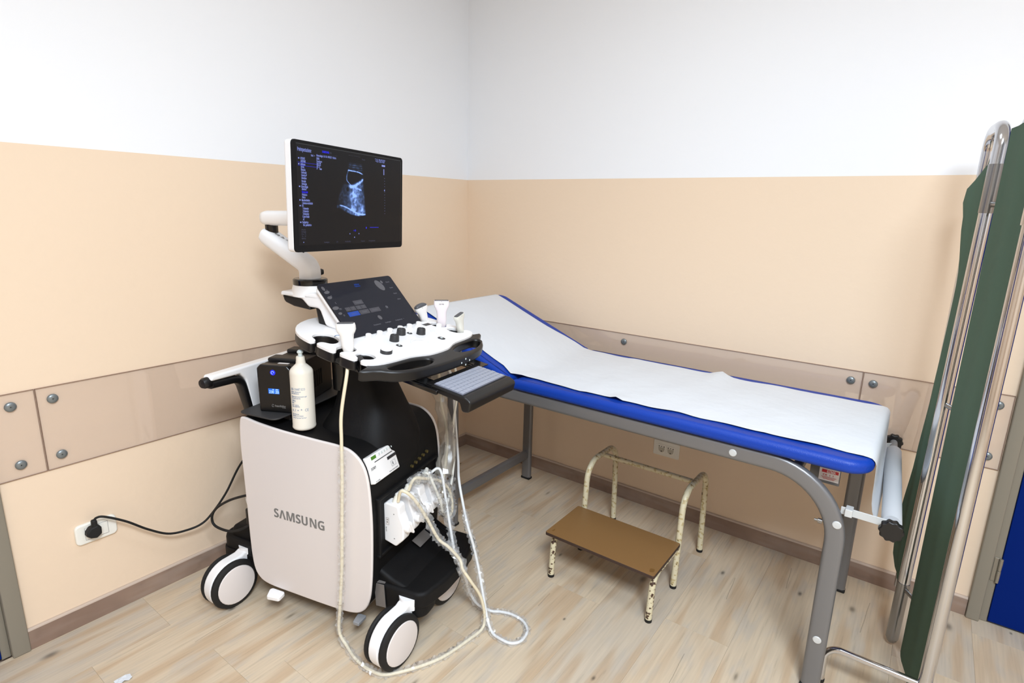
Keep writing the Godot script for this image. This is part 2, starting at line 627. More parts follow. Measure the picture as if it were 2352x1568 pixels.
	var si := wood_image(77, 128, 256, c8(150, 126, 110), c8(128, 103, 90), c8(164, 146, 134), [], [])
	sw.albedo_texture = si
	sw.uv1_triplanar = true
	sw.uv1_world_triplanar = true
	sw.uv1_scale = Vector3(0.8, 9.0, 0.8)

# ---------------------------------------------------------------- scene
const CART_AT := Vector3(0.75, 0, 1.30)
var cart_xf := Transform3D(Basis(Vector3.UP, deg_to_rad(14.18)), CART_AT)
var deck_xf := Transform3D(Basis(Vector3.UP, deg_to_rad(6.0 - 14.18)) * Basis(Vector3.BACK, deg_to_rad(-8.0)), Vector3(0, 1.05, 0))   # the console deck, in the cart's axes

func cart_point(u: float, y: float, s: float) -> Vector3: return cart_xf * Vector3(u, y, s)
func deck_point(a: float, h: float, s: float) -> Vector3: return cart_xf * (deck_xf * Vector3(a, h, s))

func _ready() -> void:
	# camera
	var cam := Camera3D.new()
	cam.name = "camera"
	add_child(cam)
	cam.transform = Transform3D(Basis(Vector3.UP, 0.63197) * Basis(Vector3.RIGHT, -0.23076) * Basis(Vector3.BACK, 0.02548), Vector3(2.2674, 1.5, 2.6168))
	cam.fov = 62.049
	cam.near = 0.02
	cam.current = true
	# sky: closed room, next to nothing comes in
	var we := WorldEnvironment.new()
	we.name = "environment"
	add_child(we)
	var env := Environment.new()
	env.background_mode = Environment.BG_COLOR
	env.background_color = Color(0.6, 0.65, 0.7)
	env.tonemap_mode = Environment.TONE_MAPPER_LINEAR
	env.tonemap_exposure = EXPOSURE
	env.sdfgi_enabled = true
	env.ssao_enabled = true
	env.ssil_enabled = true
	we.environment = env
	# unseen ceiling lamps, a main one and a small added fill (the fittings are built in build_lamps)
	area_lamp("unseen_lamp_glow", Vector3(3.0, 2.90, 3.0), Vector2(1.0, 1.0), 19.0, Color(0.885, 0.945, 1.0))  # out of view behind the camera, placed to light both walls
	area_lamp("added_fill_lamp", Vector3(1.6, 2.90, 1.5), Vector2(0.6, 0.6), 3.1, Color(0.885, 0.945, 1.0))  # added fill that brightens the corner and the upper walls
	font_plain = SystemFont.new()
	font_plain.font_names = PackedStringArray(["Droid Sans"])
	font_bold = SystemFont.new()
	font_bold.font_names = PackedStringArray(["Droid Sans"])
	font_bold.font_weight = 700
	make_materials()
	build_room()
	build_floor()
	build_lamps()
	build_doors()
	build_wall_guards()
	build_cart()
	build_couch()
	build_paper()
	build_stool()
	build_screen()
	build_power_unit()
	build_bottle()
	build_probes()
	build_sockets()

const EXPOSURE := 1.0

func area_lamp(called: String, at: Vector3, size: Vector2, energy: float, tint: Color) -> void:
	var l := AreaLight3D.new()
	l.name = called
	add_child(l)
	l.position = at
	l.rotation.x = -PI / 2
	l.area_size = size
	l.light_energy = energy
	l.light_color = tint
	l.area_normalize_energy = false
	l.area_range = 12.0
	l.area_attenuation = 2.0
	l.shadow_enabled = true

# ---------------------------------------------------------------- room
const ROOM_X := 5.4  # unseen right and front walls stand far off to weaken bounce light
const ROOM_Z := 6.2
const ROOM_Y := 3.0
const PAINT_Y := 1.653

func slab_box(sh: Shape, a: Vector3, b: Vector3) -> void: box(sh, b - a, (a + b) / 2)

func wall(called: String, label: String, pieces: Array) -> void:      # pieces: [from, to], split at the paint line
	var w := group_node(called)
	structure(w, label)
	var low := Shape.new()
	var high := Shape.new()
	for p in pieces:
		var a: Vector3 = p[0]
		var b: Vector3 = p[1]
		if a.y < PAINT_Y: slab_box(low, a, Vector3(b.x, minf(b.y, PAINT_Y), b.z))
		if b.y > PAINT_Y: slab_box(high, Vector3(a.x, maxf(a.y, PAINT_Y), a.z), b)
	obj("lower_paint", low, M.paint_beige, w)
	obj("upper_paint", high, M.paint_white, w)

func build_room() -> void:
	var t := 0.12
	wall("wall_left", "left wall, beige below a straight line and white above", [
		[Vector3(-t, 0, -t), Vector3(0, ROOM_Y, 2.262)], [Vector3(-t, 2.12, 2.262), Vector3(0, ROOM_Y, 3.24)], [Vector3(-t, 0, 3.24), Vector3(0, ROOM_Y, ROOM_Z + t)]])
	wall("wall_back", "back wall behind the couch, beige below and white above", [
		[Vector3(0, 0, -t), Vector3(2.587, ROOM_Y, 0)], [Vector3(2.587, 2.12, -t), Vector3(3.56, ROOM_Y, 0)], [Vector3(3.56, 0, -t), Vector3(ROOM_X + t, ROOM_Y, 0)]])
	wall("wall_right", "right wall outside the picture, set far off to weaken bounce light, beige below and white above", [[Vector3(ROOM_X, 0, 0), Vector3(ROOM_X + t, ROOM_Y, ROOM_Z + t)]])
	wall("wall_front", "unseen wall behind the camera, set far off to weaken bounce light, beige below and white above", [[Vector3(0, 0, ROOM_Z), Vector3(ROOM_X, ROOM_Y, ROOM_Z + t)]])
	var c := Shape.new()
	slab_box(c, Vector3(-t, ROOM_Y, -t), Vector3(ROOM_X + t, ROOM_Y + t, ROOM_Z + t))
	structure(obj("ceiling", c, M.ceiling_white, self), "plain white ceiling above the room")
	# skirting boards with a lighter rounded top
	for k in 2:
		var b := group_node("baseboard_left" if k == 0 else "baseboard_back")
		structure(b, "grey-brown wood-look skirting board along the left wall" if k == 0 else "grey-brown wood-look skirting board along the back wall behind the couch")
		var len: float = 2.252 if k == 0 else 2.577
		var body := Shape.new()
		var top := Shape.new()
		var prof := PackedVector2Array([Vector2(0, 0.0), Vector2(0.012, 0.0), Vector2(0.012, 0.070), Vector2(0, 0.070)])
		var xf := Transform3D(Basis(Vector3(1, 0, 0), Vector3(0, 0, 1), Vector3(0, 1, 0)), Vector3.ZERO) if k == 0 else Transform3D(Basis(Vector3(0, 0, 1), Vector3(1, 0, 0), Vector3(0, 1, 0)), Vector3.ZERO)
		slab(body, prof, 0.012 if k == 1 else 0.0, len, 0.0, xf)
		slab(top, fillet([[0, 0.070], [0.012, 0.070], [0.011, 0.075, 0.003], [0.007, 0.0775, 0.002], [0, 0.0775]]), 0.012 if k == 1 else 0.0, len, 0.0, xf)
		obj("board", body, M.skirting_wood, b)
		obj("top_edge", top, M.skirting_top, b)

func build_floor() -> void:
	var f := group_node("floor")
	structure(f, "pale wood-look plank floor with grey knots and fine cracks")
	var base := Shape.new()
	slab_box(base, Vector3(-0.12, -0.10, -0.12), Vector3(ROOM_X + 0.12, -0.008, ROOM_Z + 0.12))
	obj("subfloor", base, M.skirting, f)
	var rng := RandomNumberGenerator.new()
	rng.seed = 20
	var pitch := 0.2345
	var length := 1.28
	var joints := {2: 2.155, 4: 0.475, 5: 1.30, 6: 0.844, 7: 0.28, 8: 0.757}
	var woods: Array = M.woods
	var last := -1
	for lane in range(0, 25):
		var x0 := 1.19 + pitch * (lane - 6) 
		var x1 := minf(x0 + pitch, ROOM_X)
		x0 = maxf(x0, 0.0)
		if x1 - x0 < 0.01: continue
		var z: float = joints.get(lane, rng.randf() * length)
		while z > 0.0: z -= length
		while z < ROOM_Z:
			var z0 := maxf(z, 0.0)
			var z1 := minf(z + length, ROOM_Z)
			if z1 - z0 > 0.01:
				var g := 0.00012
				var sh := Shape.new()
				var pick := rng.randi() % woods.size()
				if pick == last: pick = (pick + 1) % woods.size()
				last = pick
				var turned := rng.randf() < 0.5
				plank(sh, x0 + g, x1 - g, z0 + g, z1 - g, 1.19 + pitch * (lane - 6), z, pitch, length, turned)
				obj("plank", sh, woods[pick], f)
			z += length

func plank(sh: Shape, x0: float, x1: float, z0: float, z1: float, ox: float, oz: float, w: float, l: float, turned: bool) -> void:
	var b := 0.0003
	var part := Shape.new()
	slab(part, PackedVector2Array([Vector2(x0, z0), Vector2(x1, z0), Vector2(x1, z1), Vector2(x0, z1)]), -0.008, 0.0, b, Transform3D.IDENTITY, 1, 0.0)
	for i in part.v.size():
		var q := Vector2((part.v[i].x - ox) / w, (part.v[i].z - oz) / l)
		part.t[i] = Vector2.ONE - q if turned else q
	sh.add(part)

func build_lamps() -> void:
	for k in 2:
		var w: float = 1.05 if k == 0 else 0.64
		var t := thing("unseen_ceiling_lamp", "large square ceiling lamp panel, unseen behind the camera, placed to light the room" if k == 0 else "small square fill lamp panel, unseen, added to brighten the corner and upper walls", "lamp", Vector3(3.0, ROOM_Y, 3.0) if k == 0 else Vector3(1.6, ROOM_Y, 1.5))  # both fittings are out of view; the small one is added fill
		var fr := Shape.new()
		slab(fr, round_rect(w + 0.05, w + 0.05, 0.01), -0.06, 0.0, 0.003, Transform3D.IDENTITY, 3, -1.0, [round_rect(w, w, 0.006)])
		obj("frame", fr, M.paint_white, t)
		var df := Shape.new()
		box(df, Vector3(w, 0.012, w), Vector3(0, -0.05, 0), 0.003)
		obj("diffuser", df, M.lamp_glow, t)

func build_doors() -> void:
	# left door: frame flush with the left wall, just inside the picture's left edge
	var d1 := group_node("door_1")
	structure(d1, "blue door in a grey frame at the left edge of the room")
	var fr := Shape.new()
	for z in [[2.252, 2.300], [3.205, 3.253]]: box(fr, Vector3(0.14, 2.13, z[1] - z[0]), Vector3(-0.052, 1.065, (z[0] + z[1]) / 2), 0.004)
	box(fr, Vector3(0.14, 0.05, 1.0), Vector3(-0.052, 2.105, 2.7525), 0.004)
	obj("frame", fr, M.frame_grey, d1)
	var st := Shape.new()
	box(st, Vector3(0.10, 2.08, 0.025), Vector3(-0.055, 1.04, 2.3125), 0.003)
	box(st, Vector3(0.10, 2.08, 0.025), Vector3(-0.055, 1.04, 3.1925), 0.003)
	obj("stop", st, M.frame_grey, d1)
	var lf := Shape.new()
	box(lf, Vector3(0.042, 2.07, 0.856), Vector3(-0.022, 1.043, 2.7525), 0.003)
	obj("leaf", lf, M.door_blue, d1)
	# right door: in the back wall, past the folding screen
	var d2 := group_node("door_2")
	structure(d2, "blue door with a grey frame and hinge in the back wall, behind the folding screen")
	fr = Shape.new()
	for x in [[2.579, 2.620], [3.530, 3.571]]: box(fr, Vector3(x[1] - x[0], 2.13, 0.14), Vector3((x[0] + x[1]) / 2, 1.065, -0.045), 0.004)
	box(fr, Vector3(0.992, 0.05, 0.14), Vector3(3.075, 2.105, -0.045), 0.004)
	obj("frame", fr, M.frame_grey, d2)
	st = Shape.new()
	box(st, Vector3(0.024, 2.08, 0.10), Vector3(2.632, 1.04, -0.045), 0.003)
	box(st, Vector3(0.024, 2.08, 0.10), Vector3(3.518, 1.04, -0.045), 0.003)
	obj("stop", st, M.frame_grey, d2)
	lf = Shape.new()
	box(lf, Vector3(0.860, 2.07, 0.042), Vector3(3.075, 1.043, -0.012), 0.003)
	obj("leaf", lf, M.door_blue, d2)
	for y in [0.225, 1.75]:
		var hg := Shape.new()
		for k in 2: lathe(hg, [[0.0, -0.024], [0.006, -0.024], [0.0065, 0.0], [0.0065, 0.023], [0.0055, 0.024], [0.0, 0.024]], 14, Transform3D(Basis.IDENTITY, Vector3(2.643, y + 0.025 - 0.05 * k, 0.012)))
		box(hg, Vector3(0.02, 0.096, 0.003), Vector3(2.634, y, 0.0065), 0.001)
		obj("hinge", hg, M.hinge_grey, d2)

func screw(called: String, parent: Node3D, at: Vector3, facing: Basis) -> void:
	var sh := Shape.new()
	lathe(sh, [[0.0158, 0.0], [0.0158, 0.0012], [0.0150, 0.003], [0.0125, 0.0050], [0.008, 0.0068], [0.0045, 0.0072], [0.0040, 0.0060], [0.0, 0.0058]], 24, Transform3D(facing, at), 30)
	var o := obj(called, sh, M.screw_grey, parent)
	var d := Shape.new()
	lathe(d, [[0.0022, 0.0057], [0.0018, 0.0066], [0.0, 0.0068]], 10, Transform3D(facing, at), 30)
	obj("screw_head", d, M.screw_dark, o)

func build_wall_guards() -> void:
	# [on left wall?, from, to, screw places, label]
	var list := [
		[true, 0.004, 2.1232, [0.05, 1.062, 2.081], "long clear plastic guard panel screwed to the left wall behind the cart"],
		[true, 2.1246, 2.250, [2.189], "short end piece of clear guard panel on the left wall beside the door frame"],
		[false, 0.008, 2.1104, [0.05, 1.062, 2.071], "long clear plastic guard panel screwed to the back wall along the couch"],
		[false, 2.1118, 2.576, [2.149, 2.536], "shorter clear guard panel on the back wall behind the folding screen"]]
	for g in list:
		var left: bool = g[0]
		var at := Vector3(0, 0.611, (g[1] + g[2]) / 2) if left else Vector3((g[1] + g[2]) / 2, 0.611, 0)
		var t := thing("wall_guard_panel", g[4], "wall guard", at)
		var len: float = g[2] - g[1]
		var th := 0.005
		var pane := Shape.new()
		var size := Vector3(th, 0.282, len - 0.004) if left else Vector3(len - 0.004, 0.282, th)
		var off := Vector3(th / 2 + 0.0005, 0.141, 0) if left else Vector3(0, 0.141, th / 2 + 0.0005)
		box(pane, size, off)
		obj("pane", pane, M.panel_clear, t)
		var ed := Shape.new()
		for s in [-1, 1]:
			box(ed, Vector3(th, 0.0013, len) if left else Vector3(len, 0.0013, th), off + Vector3(0, s * 0.142, 0))
			box(ed, Vector3(th, 0.282, 0.0013) if left else Vector3(0.0013, 0.282, th), off + (Vector3(0, 0, s * (len / 2 - 0.001)) if left else Vector3(s * (len / 2 - 0.001), 0, 0)))
		obj("edge", ed, M.panel_edge, t, "darker cut edge of the clear panel")
		for p in g[3]:
			for y in [0.852, 0.655]:
				var place: float = p
				if left: screw("screw_cap", t, Vector3(th + 0.0006, y - 0.611, place - at.z), Basis(Vector3(0, 0, 1), Vector3(1, 0, 0), Vector3(0, 1, 0)))
				else: screw("screw_cap", t, Vector3(place - at.x, y - 0.611, th + 0.0006), Basis(Vector3(1, 0, 0), Vector3(0, 0, 1), Vector3(0, -1, 0)))

# ---------------------------------------------------------------- ultrasound cart
func build_cart() -> void:
	var c := thing("ultrasound_machine", "white and black wheeled ultrasound machine with a monitor on an arm", "machine", CART_AT, deg_to_rad(14.18))
	cart_body(c)
	cart_casters(c)
	cart_console(c)
	cart_keyboard(c)
	cart_touch(c)
	cart_arm(c)
	cart_monitor(c)

func panel_outline() -> PackedVector2Array:
	return smooth_loop([Vector2(-0.451, 0.66), Vector2(-0.444, 0.745), Vector2(-0.425, 0.762), Vector2(-0.36, 0.752), Vector2(-0.25, 0.741), Vector2(-0.12, 0.735), Vector2(-0.01, 0.731), Vector2(0.040, 0.718), Vector2(0.078, 0.682), Vector2(0.098, 0.620),
		Vector2(0.106, 0.50), Vector2(0.104, 0.37), Vector2(0.096, 0.245), Vector2(0.082, 0.170), Vector2(0.052, 0.125), Vector2(0.0, 0.106), Vector2(-0.10, 0.102), Vector2(-0.25, 0.104), Vector2(-0.365, 0.108), Vector2(-0.413, 0.127), Vector2(-0.436, 0.170), Vector2(-0.444, 0.26), Vector2(-0.446, 0.40), Vector2(-0.449, 0.55)], 4)

func cart_body(c: Node3D) -> void:
	var side_up := Basis(Vector3(1, 0, 0), Vector3(0, 0, 1), Vector3(0, 1, 0))   # slab outline (x, z) drawn as (u, y), thickness along s
	var out := panel_outline()
	# black core between the two white side panels
	var core := Shape.new()
	slab(core, inset_any(out, 0.003), -0.189, 0.250, 0.003, Transform3D(side_up, Vector3.ZERO))
	obj("body_core", core, M.black_matte, c, "black core between the white side panels")
	for k in 2:
		var sp := Shape.new()
		if k == 0: slab(sp, out, 0.250, 0.262, 0.006, Transform3D(side_up, Vector3.ZERO), 4)
		else: slab(sp, out, -0.202, -0.189, 0.006, Transform3D(side_up, Vector3.ZERO), 4)
		var panel := obj("side_panel", sp, M.shell_warm, c, "white rounded side panel with grey lettering" if k == 0 else "")
		if k == 0:
			var w := Shape.new()
			words(w, "S\u039bMSUNG", 0.0345, Transform3D(Basis.IDENTITY, Vector3(-0.316, 0.419, 0.2622)), true, 0.224, 0.0012)
			obj("lettering", w, M.letter_grey, panel)
	# pale underside trim and pedals
	var un := Shape.new()
	box(un, Vector3(0.40, 0.012, 0.34), Vector3(-0.17, 0.098, 0.035), 0.004)
	obj("bottom_tray", un, M.mid_grey, c)
	var pd := Shape.new()
	slab(pd, fillet([[-0.36, 0.262, 0.01], [-0.29, 0.262, 0.01], [-0.285, 0.300, 0.008], [-0.335, 0.308, 0.008]]), 0.085, 0.100, 0.003)
	obj("pedal", pd, M.shell_white, c)
	pd = Shape.new()
	slab(pd, fillet([[0.02, 0.240, 0.004], [0.055, 0.240, 0.004], [0.055, 0.285, 0.004], [0.03, 0.285, 0.004]]), 0.085, 0.098, 0.003)
	obj("pedal", pd, M.mid_grey, c)
	# wheel base: black slab with rounded corners, top sloping up to the body
	var base := Shape.new()
	slab(base, fillet([[-0.645, -0.19, 0.05], [-0.645, 0.222, 0.05], [-0.45, 0.232, 0.1], [0.10, 0.222, 0.1], [0.272, 0.222, 0.045], [0.300, 0.10, 0.25], [0.305, -0.03, 0.3], [0.278, -0.185, 0.05], [0.10, -0.19, 0.1]]), 0.172, 0.228, 0.014, Transform3D.IDENTITY, 4, 0.006)
	for q in [[-0.645, -0.42, 0.232, 0.10], [0.06, 0.276, 0.222, 0.10], [-0.645, -0.42, -0.19, -0.07], [0.06, 0.276, -0.186, -0.07]]:
		slab(base, fillet([[q[0] + 0.006, q[2], 0.04], [q[1] - 0.004, q[2], 0.04], [q[1] - 0.004, q[3], 0.05], [q[0] + 0.006, q[3], 0.03]]), 0.128, 0.180, 0.004, Transform3D.IDENTITY, 3, 0.014)
	obj("wheel_base", base, M.black_matte, c)
	var ramp := Shape.new()
	slab(ramp, fillet([[-0.60, 0.21], [-0.60, 0.27, 0.04], [-0.46, 0.30, 0.02], [0.04, 0.30, 0.03], [0.14, 0.246, 0.08], [0.255, 0.21]]), -0.176, 0.210, 0.014, Transform3D(side_up, Vector3.ZERO), 4)
	obj("footrest", ramp, M.black_matte, c)
	var notch := Shape.new()
	for q in [[-0.06, 0.10], [-0.13, 0.07]]: box(notch, Vector3(0.10, 0.004, 0.006), Vector3(q[1] + 0.06, 0.262, q[0]), 0.001, Basis(Vector3.BACK, -0.38))
	obj("footrest_groove", notch, M.black_gloss, c)
	# drawer and tray lines on the front
	var fr := Shape.new()
	for b in [[0.545, 0.0, 0.40], [0.335, 0.0, 0.40]]: box(fr, Vector3(0.03, 0.012, b[2]), Vector3(0.098, b[0], 0.03), 0.004)
	box(fr, Vector3(0.03, 0.22, 0.012), Vector3(0.098, 0.44, 0.222), 0.004)
	box(fr, Vector3(0.03, 0.22, 0.012), Vector3(0.098, 0.44, -0.16), 0.004)
	obj("connector_bay", fr, M.black_matte, c, "black frame round the probe connectors")
	# ports on the front
	for k in 5:
		var pt := Shape.new()
		lathe(pt, [[0.0, -0.004], [0.0062, -0.004], [0.0062, 0.005], [0.0045, 0.006], [0.004, 0.003], [0.0, 0.003]], 14, Transform3D(Basis(Vector3(0, -1, 0), Vector3(1, 0, 0), Vector3(0, 0, 1)), Vector3(0.104, 0.575 + 0.004 * k, 0.010 - 0.026 * k)))
		obj("port", pt, M.gold, c)
	# video printer behind a pale front with its labels
	var tilt := Basis(Vector3.BACK, deg_to_rad(19))
	var px := Transform3D(tilt, Vector3(0.089, 0.653, 0.172))
	var pf := Shape.new()
	box(pf, Vector3(0.02, 0.092, 0.146), px.origin, 0.004, tilt)
	var pr := obj("printer_front", pf, M.shell_white, c, "pale printer front with a green display")
	var look := func(x: float, y: float, z := 0.0) -> Transform3D: return px * Transform3D(Basis(Vector3(0, 0, -1), Vector3(0, 1, 0), Vector3(1, 0, 0)), Vector3(0.0102 + z, y, -x))
	var lcd := Shape.new()
	box(lcd, Vector3(0.026, 0.011, 0.001), Vector3.ZERO, 0.0)
	var lc := obj("display", lcd, M.green_lcd, pr)
	lc.transform = look.call(-0.042, 0.036)
	var tx := Shape.new()
	words(tx, "SONY", 0.009, look.call(-0.070, 0.004), true, 0.026)
	words(tx, "UP-D25MD", 0.0035, look.call(-0.066, -0.040), false)
	words(tx, "DIGITAL GRAPHIC PRINTER", 0.003, look.call(0.012, -0.038), false)
	obj("lettering", tx, M.dark_grey, pr)
	var ln := Shape.new()
	box(ln, Vector3(0.002, 0.0022, 0.10), px * Vector3(0.0102, 0.020, -0.006), 0.0, tilt)
	box(ln, Vector3(0.002, 0.010, 0.050), px * Vector3(0.0102, 0.006, -0.046), 0.0, tilt)
	obj("slot", ln, M.dark_grey, pr)
	var bt := Shape.new()
	for k in 6: box(bt, Vector3(0.003, 0.007, 0.008), px * Vector3(0.0104, 0.036, 0.012 - 0.0145 * k), 0.001, tilt)
	obj("button", bt, M.cap_pale, pr)
	var ic := Shape.new()
	for q in [[0, 0.009, 0.024, 0.0008], [0, -0.009, 0.024, 0.0008]]: box(ic, Vector3(0.001, q[3], q[2]), px * Vector3(0.0102, -0.018 + q[1], -0.045), 0.0, tilt)
	for q in [-0.012, 0.012]: box(ic, Vector3(0.001, 0.018, 0.0008), px * Vector3(0.0102, -0.018, -0.045 + q), 0.0, tilt)
	box(ic, Vector3(0.001, 0.010, 0.006), px * Vector3(0.0102, -0.018, -0.042), 0.0, tilt)
	obj("mark", ic, M.mid_grey, pr)
	# column that carries the console
	var col := Shape.new()
	var rows := []
	for q in [[0.60, -0.055, 0.156, 0.165, 0.030, 3.4], [0.68, -0.055, 0.152, 0.160, 0.030, 3.4], [0.735, -0.058, 0.142, 0.146, 0.030, 3.4], [0.765, -0.055, 0.128, 0.130, 0.030, 3.4], [0.80, -0.052, 0.112, 0.112, 0.028, 3.4], [0.86, -0.060, 0.088, 0.098, 0.025, 3.6], [0.92, -0.072, 0.068, 0.092, 0.02, 3.8], [1.03, -0.085, 0.058, 0.088, 0.02, 3.8]]:
		rows.append(ring(Vector3(q[1], q[0], q[4]), Vector3.RIGHT, Vector3.BACK, q[2], q[3], q[5], 28))
	loft(col, rows)
	obj("column", col, M.black_matte, c)
	var cy := Shape.new()
	tube(cy, PackedVector3Array([Vector3(-0.128, 0.862, 0.085), Vector3(-0.130, 1.02, 0.085)]), 0.034, 18)
	tube(cy, PackedVector3Array([Vector3(-0.180, 0.925, 0.06), Vector3(-0.128, 0.900, 0.07)]), 0.014, 12)
	obj("lift_cylinder", cy, M.black_gloss2, c)
	# shelf plate
	var sh := Shape.new()
	slab(sh, fillet([[-0.445, 0.262, 0.02], [-0.272, 0.268, 0.025], [-0.262, 0.10, 0.06], [-0.262, -0.19, 0.03], [-0.445, -0.19, 0.03]]), 0.774, 0.7795, 0.002)
	for q in [[-0.40, 0.16], [-0.31, 0.16], [-0.40, -0.12], [-0.31, -0.12]]: box(sh, Vector3(0.03, 0.044, 0.03), Vector3(q[0], 0.753, q[1]), 0.003)
	obj("top_shelf", sh, M.shelf_grey, c, "thin grey shelf plate on the body")
	# rear push handle
	var hb := Shape.new()
	var across := Basis(Vector3(0, 0, 1), Vector3(1, 0, 0), Vector3(0, 1, 0))     # slab outline (x, z) drawn as (s, y), thickness along u
	slab(hb, fillet([[0.325, 0.899, 0.008], [0.318, 0.918, 0.01], [-0.258, 0.918, 0.01], [-0.265, 0.899, 0.008], [-0.14, 0.893, 0.01], [-0.115, 0.87, 0.03], [-0.10, 0.70, 0.01], [0.150, 0.70, 0.01], [0.178, 0.87, 0.03], [0.200, 0.894, 0.01]]), -0.530, -0.488, 0.008, Transform3D(across, Vector3.ZERO))
	obj("push_handle", hb, M.shell_white, c, "white rear push handle")
	var hl := Shape.new()
	for s in [1, -1]:
		var q := bend([Vector3(-0.509, 0.884, 0.03 + s * 0.285), Vector3(-0.509, 0.876, 0.03 + s * 0.160), Vector3(-0.509, 0.72, 0.03 + s * 0.118)], 0.045, 8)
		tube(hl, q, 0.0, 12, true, round_rect(0.028, 0.040, 0.012, 3), Vector3(0, 1, 0))
		var endcap := Shape.new()
		lathe(endcap, [[0.0, -0.010], [0.014, -0.008], [0.019, 0.0], [0.019, 0.020], [0.015, 0.028], [0.0, 0.030]], 18, Transform3D(Basis(Vector3.RIGHT, PI / 2 * s), Vector3(-0.509, 0.894, 0.03 + s * 0.285)))
		hl.add(endcap)
	obj("handle_liner", hl, M.black_plastic, c, "black underside of the push handle")
	# cable hook at the rear corner
	var hk := Shape.new()
	box(hk, Vector3(0.05, 0.07, 0.05), Vector3(-0.475, 0.335, 0.20), 0.006)
	box(hk, Vector3(0.02, 0.10, 0.03), Vector3(-0.462, 0.40, 0.20), 0.006)
	obj("cable_hook", hk, M.black_plastic, c)
	var wr := Shape.new()
	tube(wr, spline([Vector3(-0.472, 0.36, 0.222), Vector3(-0.488, 0.42, 0.222), Vector3(-0.470, 0.455, 0.215), Vector3(-0.448, 0.45, 0.2)], 6), 0.004, 8)
	obj("hook_clip", wr, M.shell_white, c)
	# looped mains lead at the rear
	var lead := Shape.new()
	tube(lead, spline([Vector3(-0.42, 0.45, 0.22), Vector3(-0.467, 0.440, 0.24), Vector3(-0.55, 0.403, 0.245), Vector3(-0.623, 0.353, 0.245), Vector3(-0.66, 0.302, 0.24), Vector3(-0.645, 0.268, 0.24), Vector3(-0.566, 0.266, 0.24), Vector3(-0.49, 0.300, 0.235), Vector3(-0.46, 0.33, 0.21)], 8), 0.0048, 10)
	obj("looped_lead", lead, M.rubber, c, "black lead looped round the rear corner")
	# grey tape strips
	var tp := Shape.new()
	box(tp, Vector3(0.042, 0.002, 0.012), Vector3(0.098, 0.2295, 0.216), 0.0, Basis(Vector3.UP, 0.2))
	box(tp, Vector3(0.040, 0.088, 0.002), Vector3(0.105, 0.185, 0.2265), 0.0, Basis(Vector3.UP, 0.0) * Basis(Vector3.BACK, 0.06))
	obj("tape_strip", tp, M.tape, c, "grey tape strip wrapped over the edge of the base")
	tp = Shape.new()
	box(tp, Vector3(0.040, 0.0015, 0.115), Vector3(0.128, 0.273, -0.03), 0.0, Basis(Vector3.BACK, -0.46))
	obj("tape_strip", tp, M.tape, c, "grey tape strip lying on the footrest")

func inset_any(p: PackedVector2Array, d: float) -> PackedVector2Array:
	var q := p.duplicate()
	if area2(q) < 0: q.reverse()
	return inset(q, d)

func cart_casters(c: Node3D) -> void:
	var ax := Vector3(0.985, 0, 0.17).normalized()
	for q in [[0.1945, 0.2895, 0.200], [-0.5355, 0.2895, 0.200], [0.180, -0.056, -0.14], [-0.5355, -0.056, -0.14]]:
		var node := Node3D.new()
		node.name = "caster"
		c.add_child(node, true)
		node.transform = Transform3D(Basis(ax, Vector3.UP, ax.cross(Vector3.UP)), Vector3(q[0], 0.093, q[1]))
		var along := Basis(Vector3(0, 0, 1), Vector3(1, 0, 0), Vector3(0, 1, 0))      # outline (z, y), thickness along x
		var back: float = q[2] - q[1]
		# white fork: a disc between the tyres that runs up into a stem
		var fk := Shape.new()
		var o := PackedVector2Array()
		for k in 31:
			var a := deg_to_rad(92.0 - 280.0 * k / 30.0)
			o.append(Vector2(cos(a), sin(a)) * 0.0905)
		o.append_array([Vector2(back - 0.036, 0.050), Vector2(back - 0.036, 0.100), Vector2(back + 0.036, 0.100), Vector2(back + 0.050, 0.093)])
		slab(fk, o, -0.0235, 0.0235, 0.009, Transform3D(along, Vector3.ZERO), 3)
		lathe(fk, [[0.0, 0.070], [0.036, 0.070], [0.037, 0.112], [0.0, 0.112]], 24, Transform3D(Basis.IDENTITY, Vector3(0, 0, back)))
		obj("fork", fk, M.shell_white, node)
		for s in [-1, 1]:
			var ty := Shape.new()
			lathe(ty, [[0.060, -0.008], [0.084, -0.0088], [0.0910, -0.006], [0.093, 0.0], [0.0910, 0.006], [0.084, 0.0105], [0.074, 0.0125], [0.060, 0.011]], 36, Transform3D(Basis(Vector3(0, -s, 0), Vector3(s, 0, 0), Vector3(0, 0, 1)), Vector3(s * 0.0325, 0, 0)))
			obj("tyre", ty, M.rubber, node)
			var hub := Shape.new()
			lathe(hub, [[0.0735, 0.008], [0.0735, 0.0135], [0.071, 0.0155], [0.05, 0.0175], [0.025, 0.0185], [0.0, 0.019]], 32, Transform3D(Basis(Vector3(0, -s, 0), Vector3(s, 0, 0), Vector3(0, 0, 1)), Vector3(s * 0.0325, 0, 0)), 25)
			obj("hub_cap", hub, M.shell_warm, node)

